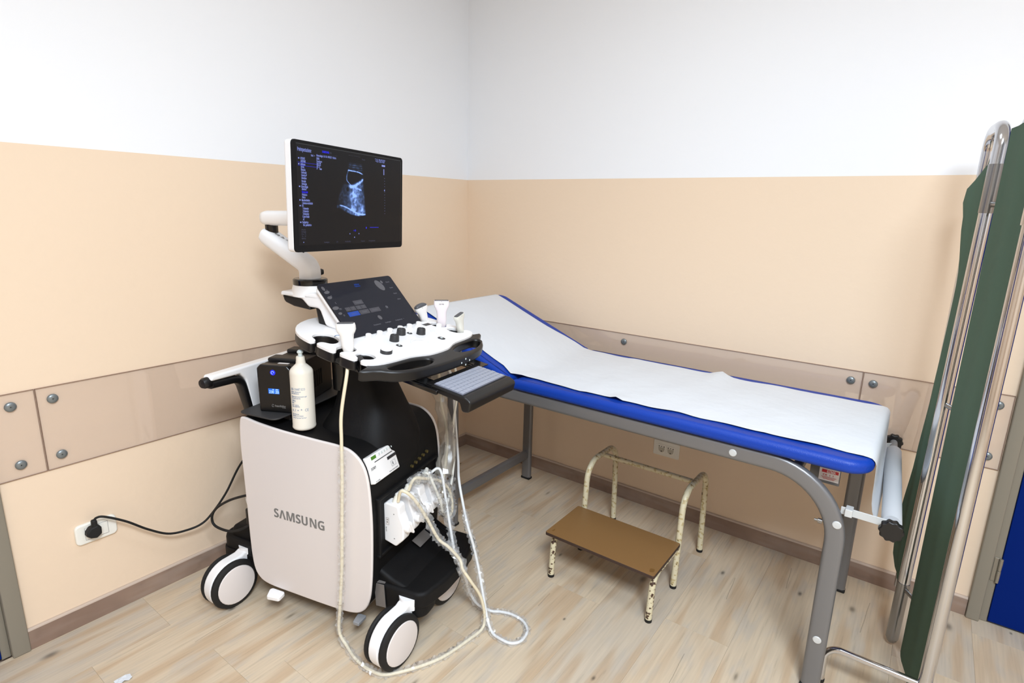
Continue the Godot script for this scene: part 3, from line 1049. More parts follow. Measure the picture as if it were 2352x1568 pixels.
func deck_outline() -> PackedVector2Array:      # white deck with its open probe slots, both long sides alike; (a, s)
	var half := [Vector2(-0.28, 0.10), Vector2(-0.27, 0.16), Vector2(-0.245, 0.212), Vector2(-0.20, 0.254), Vector2(-0.15, 0.277), Vector2(-0.10, 0.287), Vector2(-0.088, 0.284), Vector2(-0.085, 0.272),
		Vector2(-0.094, 0.262), Vector2(-0.118, 0.254), Vector2(-0.133, 0.238), Vector2(-0.137, 0.218), Vector2(-0.124, 0.195), Vector2(-0.095, 0.185), Vector2(-0.062, 0.194), Vector2(-0.036, 0.216), Vector2(-0.027, 0.238), Vector2(-0.034, 0.252), Vector2(-0.052, 0.258), Vector2(-0.062, 0.266), Vector2(-0.064, 0.278), Vector2(-0.056, 0.288),
		Vector2(-0.02, 0.292), Vector2(0.012, 0.293), Vector2(0.021, 0.287), Vector2(0.019, 0.277), Vector2(0.006, 0.264), Vector2(-0.001, 0.248), Vector2(0.004, 0.228), Vector2(0.024, 0.215), Vector2(0.048, 0.220), Vector2(0.061, 0.236), Vector2(0.060, 0.254), Vector2(0.048, 0.268), Vector2(0.043, 0.280), Vector2(0.050, 0.291),
		Vector2(0.08, 0.292), Vector2(0.104, 0.290), Vector2(0.111, 0.282), Vector2(0.108, 0.272), Vector2(0.090, 0.264), Vector2(0.080, 0.248), Vector2(0.083, 0.229), Vector2(0.102, 0.217), Vector2(0.124, 0.218), Vector2(0.142, 0.230), Vector2(0.146, 0.248), Vector2(0.138, 0.262), Vector2(0.130, 0.272), Vector2(0.131, 0.284), Vector2(0.142, 0.291),
		Vector2(0.160, 0.287), Vector2(0.174, 0.272), Vector2(0.186, 0.240), Vector2(0.192, 0.19), Vector2(0.196, 0.125), Vector2(0.208, 0.085), Vector2(0.219, 0.055), Vector2(0.223, 0.02)]
	var o := PackedVector2Array()
	for p in half: o.append(Vector2(p.x, p.y - 0.03))
	for i in range(half.size() - 1, -1, -1): o.append(Vector2(half[i].x, -half[i].y * 0.955 - 0.03))
	return smooth_loop(Array(o), 2)

func shell_outline() -> PackedVector2Array:     # black shell: the same slots, but a handle bar in front
	var w := deck_outline()
	var o := PackedVector2Array()
	var mirror := PackedVector2Array()
	for p in w:
		if p.x < 0.150: (o if p.y > -0.03 else mirror).append(p)
	var front := smooth_loop([Vector2(0.165, 0.294), Vector2(0.215, 0.282), Vector2(0.258, 0.242), Vector2(0.284, 0.165), Vector2(0.294, 0.06), Vector2(0.294, -0.055), Vector2(0.284, -0.150), Vector2(0.256, -0.222), Vector2(0.212, -0.266), Vector2(0.165, -0.290)], 4)
	for i in 37: o.append(Vector2(front[i].x, front[i].y * (1.0 if front[i].y > 0 else 0.955) - 0.03))
	o.append_array(mirror)
	return o

func handle_hole(s: float) -> PackedVector2Array:
	var q := smooth_loop([Vector2(0.203, 0.215), Vector2(0.206, 0.14), Vector2(0.222, 0.085), Vector2(0.240, 0.066), Vector2(0.258, 0.078), Vector2(0.267, 0.115), Vector2(0.262, 0.165), Vector2(0.247, 0.212), Vector2(0.228, 0.240), Vector2(0.210, 0.238)], 3)
	var o := PackedVector2Array()
	for p in q: o.append(Vector2(p.x, s * p.y - 0.02))
	return o

func cart_console(c: Node3D) -> void:
	var shell := Shape.new()
	var o := shell_outline()
	slab(shell, o, -0.040, -0.004, 0.008, Transform3D.IDENTITY, 3, -1.0, [handle_hole(1.0), handle_hole(-1.0)])
	# pan under the deck
	slab(shell, fillet([[-0.26, 0.18, 0.08], [0.16, 0.20, 0.06], [0.20, 0.12, 0.06], [0.20, -0.18, 0.06], [0.16, -0.26, 0.06], [-0.26, -0.24, 0.08]]), -0.080, -0.039, 0.015)
	var con := obj("console", shell, M.black_plastic, c, "black console tray with two handle openings in front")
	con.transform = deck_xf
	var top := Shape.new()
	slab(top, deck_outline(), -0.006, 0.0045, 0.0035, Transform3D.IDENTITY, 3, 0.0)
	obj("deck", top, M.shell_white, con, "white control deck with slots for probes")
	for k in 7:
		var p: Array = [[-0.003, 0.084], [-0.004, 0.029], [-0.004, -0.023], [-0.003, -0.076], [-0.001, -0.125], [-0.002, -0.179], [0.058, -0.227]][k]
		var kb := Shape.new()
		lathe(kb, [[0.0135, 0.0045], [0.0135, 0.0065], [0.0110, 0.0072], [0.0105, 0.019], [0.0085, 0.021], [0.0, 0.0215]], 20, Transform3D(Basis.IDENTITY, Vector3(p[0], 0, p[1])))
		obj("knob", kb, M.shell_white, con)
	for p in [[0.065, 0.030], [0.030, -0.044], [0.067, -0.110]]:
		var kb := Shape.new()
		lathe(kb, [[0.0170, 0.0045], [0.0165, 0.008], [0.0155, 0.022], [0.0140, 0.026], [0.0115, 0.0262], [0.0105, 0.0242], [0.0, 0.0240]], 24, Transform3D(Basis.IDENTITY, Vector3(p[0], 0, p[1])))
		obj("dark_knob", kb, M.dark_grey, con)
	var big := Shape.new()
	lathe(big, [[0.0195, 0.0045], [0.0193, 0.014], [0.0180, 0.016]], 32, Transform3D(Basis.IDENTITY, Vector3(0.132, 0, 0.142)))
	var bk := obj("large_knob", big, M.dark_grey, con)
	var cpk := Shape.new()
	lathe(cpk, [[0.0180, 0.014], [0.0172, 0.0215], [0.0, 0.0225]], 32, Transform3D(Basis.IDENTITY, Vector3(0.132, 0, 0.142)))
	obj("knob_cap", cpk, M.shell_white, bk)
	var rg := Shape.new()
	lathe(rg, [[0.034, 0.0045], [0.0335, 0.0068], [0.030, 0.0072], [0.0285, 0.0045]], 36, Transform3D(Basis.IDENTITY, Vector3(0.128, 0, -0.031)))
	obj("trackball_ring", rg, M.arm_grey, con)
	var tb := Shape.new()
	lathe(tb, [[0.0285, 0.0045], [0.026, 0.0065], [0.019, 0.009], [0.010, 0.0105], [0.0, 0.011]], 28, Transform3D(Basis.IDENTITY, Vector3(0.128, 0, -0.031)))
	obj("trackball", tb, M.shell_white, con)
	for p in [[0.110, 0.055, 0.011], [0.040, -0.079, 0.010], [0.144, -0.133, 0.014]]:
		var bt := Shape.new()
		slab(bt, round_rect(p[2] * 2.1, p[2] * 1.5, p[2] * 0.7), 0.0045, 0.0068, 0.0012, Transform3D(Basis.IDENTITY, Vector3(p[0], 0, p[1])))
		var b := obj("button", bt, M.dark_grey, con)
		var cn := Shape.new()
		lathe(cn, [[p[2] * 0.36, 0.0066], [p[2] * 0.3, 0.0078], [0.0, 0.008]], 14, Transform3D(Basis.IDENTITY, Vector3(p[0], 0, p[1])))
		obj("button_centre", cn, M.cap_pale, b)
	var lab := Shape.new()
	box(lab, Vector3(0.020, 0.001, 0.036), Vector3(0.004, 0.0048, -0.222))
	obj("name_plate", lab, M.dark_grey, con)
	# pale keys that barely stand out from the deck
	for p in [[0.095, 0.105], [0.125, 0.088], [0.155, 0.095], [0.085, -0.02], [0.100, -0.075], [0.165, 0.03], [0.17, -0.02], [0.165, -0.075], [0.105, -0.165], [0.07, -0.175], [0.045, 0.085], [0.04, 0.0], [0.085, 0.075]]:
		var ky := Shape.new()
		slab(ky, round_rect(0.017, 0.013, 0.005), 0.0045, 0.0066, 0.0012, Transform3D(Basis.IDENTITY, Vector3(p[0], 0, p[1])))
		obj("pale_key", ky, M.arm_grey, con)
	# speaker slots beside the touch panel
	var vt := Shape.new()
	for k in 9: box(vt, Vector3(0.0022, 0.0010, 0.030), Vector3(-0.238 + 0.008 * k, 0.0049, 0.020 + 0.0070 * k), 0.0, Basis(Vector3.UP, 0.6))
	obj("vent", vt, M.mid_grey, con)
	var arc := Shape.new()
	tube(arc, spline([Vector3(-0.078, 0.005, 0.165), Vector3(-0.083, 0.005, 0.158), Vector3(-0.082, 0.005, 0.148), Vector3(-0.074, 0.005, 0.142)], 5), 0.0012, 6)
	obj("power_mark", arc, M.bottle_print, con)
	# little pads on the front edge
	for p in [[0.0, 0.0], [0.010, -0.022], [-0.012, -0.026], [0.0, -0.047]]:
		var pd := Shape.new()
		box(pd, Vector3(0.003, 0.006, 0.004), Vector3(0.2955, -0.026 + p[0], -0.055 + p[1]), 0.001)
		obj("front_light", pd, M.cap_pale, con)

func cart_keyboard(c: Node3D) -> void:
	var xf := deck_xf * Transform3D(Basis.IDENTITY, Vector3(0, -0.052, -0.009))
	var tr := Shape.new()
	var flat_side := Basis(Vector3(1, 0, 0), Vector3(0, 0, 1), Vector3(0, 1, 0))
	slab(tr, fillet([[0.290, -0.020, 0.004], [0.290, 0.0, 0.003], [0.428, 0.0, 0.003], [0.440, 0.001, 0.01], [0.466, -0.008, 0.014], [0.462, -0.045, 0.012], [0.436, -0.050, 0.01], [0.424, -0.022, 0.012]]), -0.136, 0.136, 0.006, Transform3D(flat_side, Vector3.ZERO), 3)
	var tray := obj("keyboard_tray", tr, M.black_plastic, c, "black pull-out keyboard tray")
	tray.transform = xf
	for s in [0.163, -0.112]:
		var rl := Shape.new()
		box(rl, Vector3(0.30, 0.014, 0.012), Vector3(0.20, -0.010, s - 0.012), 0.003)
		box(rl, Vector3(0.20, 0.004, 0.05), Vector3(0.22, -0.004, s - 0.045), 0.001)
		obj("rail", rl, M.black_gloss, tray)
	var bd := Shape.new()
	box(bd, Vector3(0.112, 0.003, 0.252), Vector3(0.371, 0.0012, 0.0), 0.001)
	obj("key_bed", bd, M.key_bed, tray)
	var key_mesh := {}
	for r in 6:
		var n := 14
		var x := 0.371 - 0.056 + 0.0105 + r * 0.0182
		var z := 0.123
		while z > -0.118:
			var w := 0.0168
			if r == 5 and z < 0.07 and z > 0.0: w = 0.0867
			if r == 3 and z > 0.12: w = 0.0260
			if r == 4 and z > 0.12: w = 0.0330
			w = minf(w, z + 0.1245)
			if w < 0.008: break
			var id := roundi(w * 10000)
			if not key_mesh.has(id):
				var ks := Shape.new()
				box(ks, Vector3(0.0166, 0.0030, w - 0.0009), Vector3.ZERO, 0.0010, Basis.IDENTITY, 1)
				key_mesh[id] = ks.mesh()
			var k := put("key", key_mesh[id], M.key_white, tray)
			k.position = Vector3(x, 0.0036, z - w / 2)
			z -= w + 0.0008

func cart_touch(c: Node3D) -> void:
	var th := deg_to_rad(38)
	var b := Basis(Vector3(0, 0, -1), Vector3(-cos(th), sin(th), 0), Vector3(sin(th), cos(th), 0))
	var xf := deck_xf * Transform3D(b, Vector3(-0.030, 0.012, -0.045))
	var face := Basis(Vector3(1, 0, 0), Vector3(0, 0, 1), Vector3(0, 1, 0))
	var gl := Shape.new()
	var o := PackedVector2Array()
	for p in round_rect(0.362, 0.232, 0.012): o.append(p + Vector2(0, 0.110))
	slab(gl, o, -0.008, 0.0, 0.0015, Transform3D(face, Vector3.ZERO))
	var ts := obj("touch_screen", gl, M.touch_glass, c, "dark tilted touch screen")
	ts.transform = xf
	var bk := Shape.new()
	o = PackedVector2Array()
	for p in round_rect(0.358, 0.226, 0.014): o.append(p + Vector2(0, 0.110))
	slab(bk, o, -0.030, -0.008, 0.008, Transform3D(face, Vector3.ZERO), 3, 0.012)
	obj("back_shell", bk, M.shell_white, ts)
	var ui := func(x: float, y: float) -> Transform3D: return Transform3D(Basis.IDENTITY, Vector3(x, y, 0.0004))
	var blue := Shape.new()
	box(blue, Vector3(0.050, 0.0185, 0.0006), Vector3(-0.109, 0.085, 0.0003))
	obj("lit_button", blue, M.panel_blue, ts)
	var dk := Shape.new()
	for q in [[-0.058, 0.0855, 0.046, 0.018], [-0.005, 0.0855, 0.050, 0.018], [-0.058, 0.128, 0.044, 0.018], [-0.121, 0.107, 0.022, 0.016], [-0.097, 0.107, 0.022, 0.016], [-0.071, 0.107, 0.022, 0.016], [-0.047, 0.107, 0.022, 0.016]]:
		box(dk, Vector3(q[2], q[3], 0.0005), Vector3(q[0], q[1], 0.00025))
	obj("screen_button", dk, M.panel_button, ts)
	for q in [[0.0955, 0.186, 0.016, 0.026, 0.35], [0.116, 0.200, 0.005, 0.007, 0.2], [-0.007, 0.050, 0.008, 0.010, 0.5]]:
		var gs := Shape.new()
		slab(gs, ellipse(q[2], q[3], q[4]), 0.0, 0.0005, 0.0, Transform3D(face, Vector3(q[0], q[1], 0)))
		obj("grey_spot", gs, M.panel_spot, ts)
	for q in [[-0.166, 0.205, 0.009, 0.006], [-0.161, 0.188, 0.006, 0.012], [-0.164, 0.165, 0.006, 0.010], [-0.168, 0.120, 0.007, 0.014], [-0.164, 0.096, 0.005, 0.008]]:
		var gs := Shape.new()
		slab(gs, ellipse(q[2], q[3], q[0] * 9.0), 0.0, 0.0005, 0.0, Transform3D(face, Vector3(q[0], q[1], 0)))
		obj("pale_spot", gs, M.panel_spot, ts)  # pale ellipses along the left edge of the screen
	var tx := Shape.new()
	words(tx, "Continua", 0.006, ui.call(-0.121, 0.085), false, 0.024)
	words(tx, "Rivedi", 0.006, ui.call(-0.068, 0.0855), false, 0.020)
	words(tx, "Fine Es.", 0.006, ui.call(-0.018, 0.0855), false, 0.026)
	words(tx, "Preimp.", 0.006, ui.call(-0.072, 0.128), false, 0.028)
	for q in 4: words(tx, ["L", "T", "O", "?"][q], 0.008, ui.call(-0.124 + q * 0.025, 0.107))
	words(tx, "*", 0.020, ui.call(0.050, 0.082))
	for k in 4: words(tx, ["Esci", "Zoom", "Fuoco", "Altro"][k], 0.0055, ui.call(0.136, 0.196 - 0.028 * k), false, 0.018)
	for k in 5: words(tx, ["J", "F", "c", "m", "o"][k], 0.009, ui.call(-0.157, 0.195 - 0.027 * k))
	words(tx, "Posizione", 0.005, ui.call(-0.058, 0.024), false, 0.034)
	words(tx, "Guadagno", 0.005, ui.call(0.000, 0.024), false, 0.030)
	words(tx, "Frequenza   +", 0.005, ui.call(0.055, 0.024), false, 0.046)
	obj("screen_text", tx, M.panel_text, ts)
	var bt := Shape.new()
	words(bt, "Addome", 0.006, ui.call(-0.024, 0.204), false, 0.024)
	words(bt, "Paziente", 0.005, ui.call(-0.026, 0.196), false, 0.026)
	obj("screen_title", bt, M.panel_blue, ts)

func ellipse(a: float, b: float, turn: float) -> PackedVector2Array:
	var o := PackedVector2Array()
	for k in 20: o.append(Vector2(cos(TAU * k / 20) * a, sin(TAU * k / 20) * b).rotated(turn))
	return o

func cart_arm(c: Node3D) -> void:
	var side_up := Basis(Vector3(1, 0, 0), Vector3(0, 0, 1), Vector3(0, 1, 0))
	var br := Shape.new()
	slab(br, fillet([[-0.385, 1.190, 0.006], [-0.385, 1.176, 0.006], [-0.290, 1.168, 0.03], [-0.262, 1.142, 0.02], [-0.214, 1.140, 0.02], [-0.19, 1.08, 0.02], [-0.10, 1.06, 0.0], [-0.115, 1.12, 0.03], [-0.19, 1.195, 0.03]]), -0.035, 0.092, 0.012, Transform3D(side_up, Vector3.ZERO), 4)
	lathe(br, [[0.0, 1.17], [0.068, 1.175], [0.064, 1.20], [0.060, 1.214], [0.0, 1.214]], 32, Transform3D(Basis.IDENTITY, Vector3(-0.298, 0, 0.03)))
	obj("arm_bracket", br, M.shell_white, c, "white bracket under the monitor arm")
	var un := Shape.new()
	slab(un, fillet([[-0.380, 1.178, 0.004], [-0.374, 1.152, 0.02], [-0.33, 1.138, 0.02], [-0.255, 1.130, 0.01], [-0.258, 1.148, 0.01], [-0.288, 1.172, 0.01]]), -0.030, 0.087, 0.008, Transform3D(side_up, Vector3.ZERO), 3)
	slab(un, fillet([[-0.245, 1.150, 0.01], [-0.185, 1.150, 0.02], [-0.165, 1.04, 0.01], [-0.225, 1.04, 0.01]]), -0.02, 0.078, 0.010, Transform3D(side_up, Vector3.ZERO), 3)
	obj("bracket_underside", un, M.black_plastic, c, "black underside of the arm bracket")
	var rg := Shape.new()
	lathe(rg, [[0.0, 1.212], [0.058, 1.212], [0.060, 1.216], [0.060, 1.232], [0.056, 1.236], [0.034, 1.236]], 36, Transform3D(Basis.IDENTITY, Vector3(-0.298, 0, 0.03)))
	obj("swivel_ring", rg, M.black_gloss, c, "black swivel ring")
	var lo := Shape.new()
	var path := bend([Vector3(-0.298, 1.232, 0.03), Vector3(-0.297, 1.278, 0.03), Vector3(-0.475, 1.375, 0.03)], 0.05, 8)
	var rad := PackedFloat32Array()
	for i in path.size(): rad.append(1.0)
	path.append(Vector3(-0.492, 1.3842, 0.03)); rad.append(0.86)
	path.append(Vector3(-0.499, 1.388, 0.03)); rad.append(0.55)
	var prof := ring_flat(0.030, 0.037, 3.0, 22)
	tube(lo, path, 0.0, 22, true, prof, Vector3(1, 0, 0), rad)
	obj("lower_arm", lo, M.arm_grey, c)
	var mk := Shape.new()
	box(mk, Vector3(0.032, 0.002, 0.006), Vector3(-0.335, 1.3335, 0.03), 0.0, Basis(Vector3.BACK, -0.50))
	obj("arm_slot", mk, M.dark_grey, c)
	var ic := Shape.new()
	for k in 4: words(ic, ["S", "v", "x", "n"][k], 0.020 - 0.003 * k, Transform3D(Basis(Vector3.BACK, -0.50) * Basis(Vector3(0, 0, -1), Vector3(-1, 0, 0), Vector3(0, 1, 0)), Vector3(-0.43 + 0.018 * k, 1.386 - 0.0098 * k, 0.045 - 0.006 * k)), true)
	obj("arm_marks", ic, M.letter_grey, c)
	var kn := Shape.new()
	lathe(kn, [[0.0, 0.0], [0.010, 0.001], [0.012, 0.006], [0.009, 0.014], [0.0, 0.016]], 16, Transform3D(Basis(Vector3.RIGHT, -PI / 2) * Basis(Vector3.BACK, -0.6), Vector3(-0.285, 1.256, -0.004)))
	obj("arm_knob", kn, M.black_plastic, c)
	var jt := Shape.new()
	lathe(jt, [[0.0, 1.37], [0.0225, 1.37], [0.0225, 1.43], [0.0, 1.43]], 24, Transform3D(Basis.IDENTITY, Vector3(-0.463, 0, 0.03)))
	obj("arm_joint", jt, M.black_gloss, c, "black pivot between the two arms")
	var up := Shape.new()
	var rows := []
	for q in [[-0.500, 0.3], [-0.497, 0.6], [-0.488, 0.86], [-0.47, 1.0], [-0.35, 1.0], [-0.15, 1.0]]:
		rows.append(ring(Vector3(q[0], 1.443 + (q[0] + 0.47) * 0.02, 0.03), Vector3.BACK, Vector3.UP, 0.034 * q[1], 0.0265 * q[1], 2.8, 22))
	loft(up, rows)
	obj("upper_arm", up, M.shell_white, c)

func ring_flat(hw: float, hh: float, power: float, seg: int) -> PackedVector2Array:
	var o := PackedVector2Array()
	for j in seg:
		var a := TAU * j / seg
		o.append(Vector2(hw * signf(cos(a)) * pow(absf(cos(a)), 2.0 / power), hh * signf(sin(a)) * pow(absf(sin(a)), 2.0 / power)))
	return o

func cart_monitor(c: Node3D) -> void:
	var wxf := Transform3D(Basis(Vector3.UP, deg_to_rad(90 + 11.578)) * Basis(Vector3.RIGHT, deg_to_rad(1.02)) * Basis(Vector3.BACK, deg_to_rad(-1.02)), Vector3(0.661, 1.512, 1.346))
	var xf := cart_xf.affine_inverse() * wxf
	var face := Basis(Vector3(1, 0, 0), Vector3(0, 0, 1), Vector3(0, 1, 0))
	var W := 0.541
	var H := 0.328
	var hs := Shape.new()
	slab(hs, round_rect(W, H, 0.012, 5), -0.034, -0.004, 0.003, Transform3D(face, Vector3.ZERO), 3, 0.010)
	slab(hs, round_rect(W * 0.55, H * 0.55, 0.05, 5), -0.062, -0.030, 0.004, Transform3D(face, Vector3.ZERO), 3, 0.014)
	slab(hs, round_rect(0.12, 0.10, 0.02, 4), -0.10, -0.055, 0.004, Transform3D(face, Vector3(0, -0.065, 0)), 3)
	var mo := obj("monitor", hs, M.shell_white, c, "white-backed monitor showing an ultrasound picture")
	mo.transform = xf
	var bz := Shape.new()
	slab(bz, round_rect(W, H, 0.012, 5), -0.004, 0.0025, 0.0015, Transform3D(face, Vector3.ZERO), 2, 0.0)
	obj("bezel", bz, M.bezel_black, mo, "black front frame")
	var sc := Shape.new()
	var corner := func(x: float, y: float) -> Array: return [Vector3(x, y, 0.0031), Vector2((x + 0.105) / 0.18, (0.128 - y) / 0.19)]
	var q4 := [corner.call(-0.257, -0.143), corner.call(0.257, -0.143), corner.call(0.257, 0.153), corner.call(-0.257, 0.153)]
	for o in [[0, 1, 2], [0, 2, 3]]: sc.tri(q4[o[0]][0], q4[o[1]][0], q4[o[2]][0], Vector3.BACK, Vector3.BACK, Vector3.BACK, q4[o[0]][1], q4[o[1]][1], q4[o[2]][1])
	obj("display", sc, M.scan_picture, mo, "dark lit display with a blue-tinted ultrasound fan")
	var strip := Shape.new()
	box(strip, Vector3(0.0035, 0.292, 0.0006), Vector3(0.2585, 0.004, 0.0030))
	box(strip, Vector3(0.514, 0.0028, 0.0006), Vector3(0.0, 0.1535, 0.0030))
	obj("display_edge", strip, M.black_gloss, mo)
	var at := func(x: float, y: float) -> Transform3D: return Transform3D(Basis.IDENTITY, Vector3(x, y, 0.0035))
	var t := Shape.new()
	var dim := Shape.new()
	var blue := Shape.new()
	words(t, "Preimpostazione", 0.0105, at.call(-0.252, 0.1375), false, 0.055)
	words(t, "Exit  >", 0.0055, at.call(-0.198, 0.1245), false, 0.016)
	words(t, "Ginecologia  CA1-7A  PRESET  16.0cm", 0.006, at.call(-0.175, 0.127), false, 0.086)
	words(t, "[2D]", 0.006, at.call(-0.175, 0.118), true, 0.011)
	for k in 5:
		words(t, ["Frq", "Gn", "DR", "FA", "P"][k], 0.0046, at.call(-0.175, 0.110 - 0.0056 * k), true)
		words(t, ["Gen", "50", "81", "5", "100"][k], 0.0046, at.call(-0.164, 0.110 - 0.0056 * k), true)
	var rows := [[-0.241, 0.112, "UTENTE", 0.018], [-0.240, 0.104, "ADDOME", 0.020], [-0.241, 0.0955, "Addome", 0.019], [-0.240, 0.088, "Aorta", 0.013], [-0.240, 0.080, "Biopsia", 0.017], [-0.239, 0.072, "Generale", 0.021], [-0.239, 0.064, "Generico*", 0.022], [-0.239, 0.056, "Intestino", 0.020], [-0.239, 0.047, "Renale", 0.017], [-0.239, 0.039, "Urologia", 0.020],
		[-0.241, 0.031, "Ginecologia", 0.027], [-0.239, 0.024, "Annessi", 0.018], [-0.239, 0.0075, "Pelvico", 0.020], [-0.239, 0.000, "Utero", 0.013], [-0.241, -0.0085, "Muscoloscheletro", 0.033], [-0.239, -0.017, "Colonna vertebrale", 0.043], [-0.241, -0.025, "OS", 0.007], [-0.238, -0.033, "1 trimestre", 0.024], [-0.238, -0.041, "2 trimestre", 0.024], [-0.238, -0.049, "3 trimestre", 0.025], [-0.239, -0.057, "Cuore fetale", 0.027], [-0.238, -0.065, "nT", 0.006], [-0.241, -0.074, "Pediatrico", 0.024], [-0.238, -0.082, "Vol. pediatrico", 0.034]]
	for r in rows: words(t, r[2], 0.0066, at.call(r[0], r[1]), false, r[3])
	for y in [0.112, 0.0955, 0.031, -0.0085, -0.025, -0.074]: box(t, Vector3(0.005, 0.0035, 0.0003), Vector3(-0.2475, y, 0.0036))
	words(t, "* 1.2  96.9/12/21", 0.005, at.call(0.107, 0.1435), false, 0.056)
	words(t, "* 0.2  0.0 / 0.0", 0.005, at.call(0.109, 0.1375), false, 0.050)
	box(t, Vector3(0.019, 0.0058, 0.0003), Vector3(0.154, 0.1255, 0.0036))
	box(t, Vector3(0.0036, 0.020, 0.0003), Vector3(0.1565, 0.1045, 0.0036))
	for k in 14: box(t, Vector3(0.0013, 0.0013, 0.0003), Vector3(0.1605 + 0.0001 * k, 0.083 - 0.0095 * k, 0.0036))
	slab(t, disc(0.0026, 10), 0.0, 0.0003, 0.0, Transform3D(face, Vector3(0.160, 0.041, 0.0035)))
	words(t, "+", 0.006, at.call(-0.240, -0.134), true)
	for q in [[-0.030, -0.110], [0.016, -0.110], [-0.007, -0.122]]: words(t, "o", 0.005, at.call(q[0], q[1]), true)
	words(dim, "------ --------", 0.0045, at.call(-0.029, 0.1435), false, 0.056)
	words(dim, "IDA", 0.0045, at.call(-0.118, 0.1405), false, 0.009)
	words(dim, "---- -- -----", 0.0045, at.call(-0.119, 0.1345), false, 0.036)
	words(dim, "15cm", 0.0045, at.call(0.036, 0.136), false, 0.016)
	for k in 5: words(dim, ["Aiuto", "Dettagli", "Prec. 25", "5.2", "Reimp."][k], 0.0045, at.call(-0.246, -0.096 - 0.0066 * k), false, 0.018)
	for q in [["Guadagno", -0.151, 0.024], ["2D", -0.095, 0.008], ["Profondita", -0.053, 0.028], ["Fuoco", 0.028, 0.020], ["Frequenza", 0.070, 0.034]]: words(dim, q[0], 0.0045, at.call(q[1], -0.136), false, q[2])
	words(blue, "SAMSUNG", 0.0062, at.call(-0.150, 0.1405), true, 0.030)
	words(blue, "Generale", 0.0068, at.call(-0.239, 0.0155), true, 0.024)
	words(blue, "+ D", 0.006, at.call(-0.010, -0.100), true)
	box(blue, Vector3(0.048, 0.0016, 0.0003), Vector3(0.101, -0.0895, 0.0036))
	box(blue, Vector3(0.004, 0.0060, 0.0003), Vector3(0.057, -0.091, 0.0036))
	box(blue, Vector3(0.0765, 0.0008, 0.0003), Vector3(-0.213, 0.1003, 0.0036))
	box(blue, Vector3(0.0765, 0.0008, 0.0003), Vector3(-0.213, 0.0916, 0.0036))
	obj("screen_text", t, M.screen_text, mo)
	obj("screen_dim_text", dim, M.screen_text_dim, mo)
	obj("screen_blue_text", blue, M.screen_blue, mo)

func scan_image() -> ImageTexture:     # the grey-blue fan on the monitor
	var w := 300
	var h := 316
	var na := noise_bytes(5, 0.035, w, h, w, h, 4)
	var nb := noise_bytes(8, 0.012, w, h, w, h, 3)
	var data := PackedByteArray()
	data.resize(w * h * 3)
	for j in h:
		for i in w:
			var x := -0.105 + 0.18 * i / w
			var y := 0.128 - 0.19 * j / h
			var b := 0.0
			var n := na[j * w + i] / 255.0
			var q := nb[j * w + i] / 255.0
			# fan: the apex lies above, sides open downwards
			var vv := (0.121 - y) / 0.165
			var left := lerpf(-0.032, -0.096, smoothstep(-0.05, 0.95, vv))
			var right := lerpf(0.044, 0.060, vv)
			var bottom := -0.026 - 0.024 * sin(clampf((x + 0.078) / 0.13, 0.0, 1.0) * 2.1)
			var inside := smoothstep(left, left + 0.012, x) * (1.0 - smoothstep(right - 0.012, right, x)) * (1.0 - smoothstep(0.117, 0.122, y)) * smoothstep(bottom - 0.004, bottom + 0.003, y)
			# dark bladder with its bright wall, tissue below
			var top := 0.0985 - 0.014 * smoothstep(-0.03, 0.045, x) + 0.004 * sin(x * 60.0)
			var low := 0.049 + 0.026 * pow(clampf((x + 0.022) / 0.065, 0.0, 1.0), 1.5) + 0.006 * smoothstep(-0.02, -0.04, x)
			var tissue := (1.0 - smoothstep(low - 0.010, low, y)) * (0.34 + 1.15 * n * q)
			var core := exp(-pow((x - 0.004 - (0.02 - y) * 0.10) / 0.040, 2.0))
			tissue *= 0.16 + 1.05 * core
			tissue *= 0.75 + 0.5 * smoothstep(0.35, 0.75, nb[((h - 1 - j) * w + i)] / 255.0)
			b = tissue
			b += smoothstep(top, top + 0.012, y) * (0.10 + 0.35 * n) * (0.6 + 0.4 * sin(y * 900.0))
			b += 0.05 * n
			b += 0.95 * exp(-pow((y - top - 0.001) / 0.0020, 2.0)) * smoothstep(-0.042, -0.030, x) * (0.45 + n)
			b += 0.85 * exp(-pow((y - low + 0.004) / 0.0050, 2.0)) * smoothstep(-0.036, -0.024, x) * (0.5 + n)
			var edge_x := -0.030 - 0.010 * sin(clampf((0.098 - y) / 0.05, 0.0, 1.0) * PI * 0.9) + 0.012 * smoothstep(0.065, 0.048, y)
			b += 0.75 * exp(-pow((x - edge_x) / 0.0026, 2.0)) * smoothstep(0.046, 0.054, y) * (1.0 - smoothstep(0.096, 0.103, y)) * (0.5 + n)
			# bright line along the bottom of the fan
			var line := -0.018 - 0.028 * smoothstep(-0.078, 0.04, x)
			b += 0.8 * exp(-pow((y - line) / 0.0022, 2.0)) * smoothstep(-0.08, -0.07, x)
			if y < line: b += 0.25 * n
			if Vector2((x + 0.036) / 0.006, (y - 0.035) / 0.007).length() < 1.0: b *= 0.15
			if absf(y - 0.038 + (x - 0.02) * 0.25) < 0.0025 and x > 0.012 and x < 0.034: b += 0.4
			b *= inside
			b = clampf(b, 0.0, 1.0)
			if i == 0 or j == 0 or i == w - 1 or j == h - 1: b = 0.0
			var k := (j * w + i) * 3
			var base := 0.0
			data[k] = int(255.0 * clampf(pow(b, 1.15) * 0.56 + base, 0, 1))
			data[k + 1] = int(255.0 * clampf(pow(b, 1.05) * 0.70 + base, 0, 1))
			data[k + 2] = int(255.0 * clampf(b * 1.02 + base, 0, 1))
	return ImageTexture.create_from_image(Image.create_from_data(w, h, false, Image.FORMAT_RGB8, data))

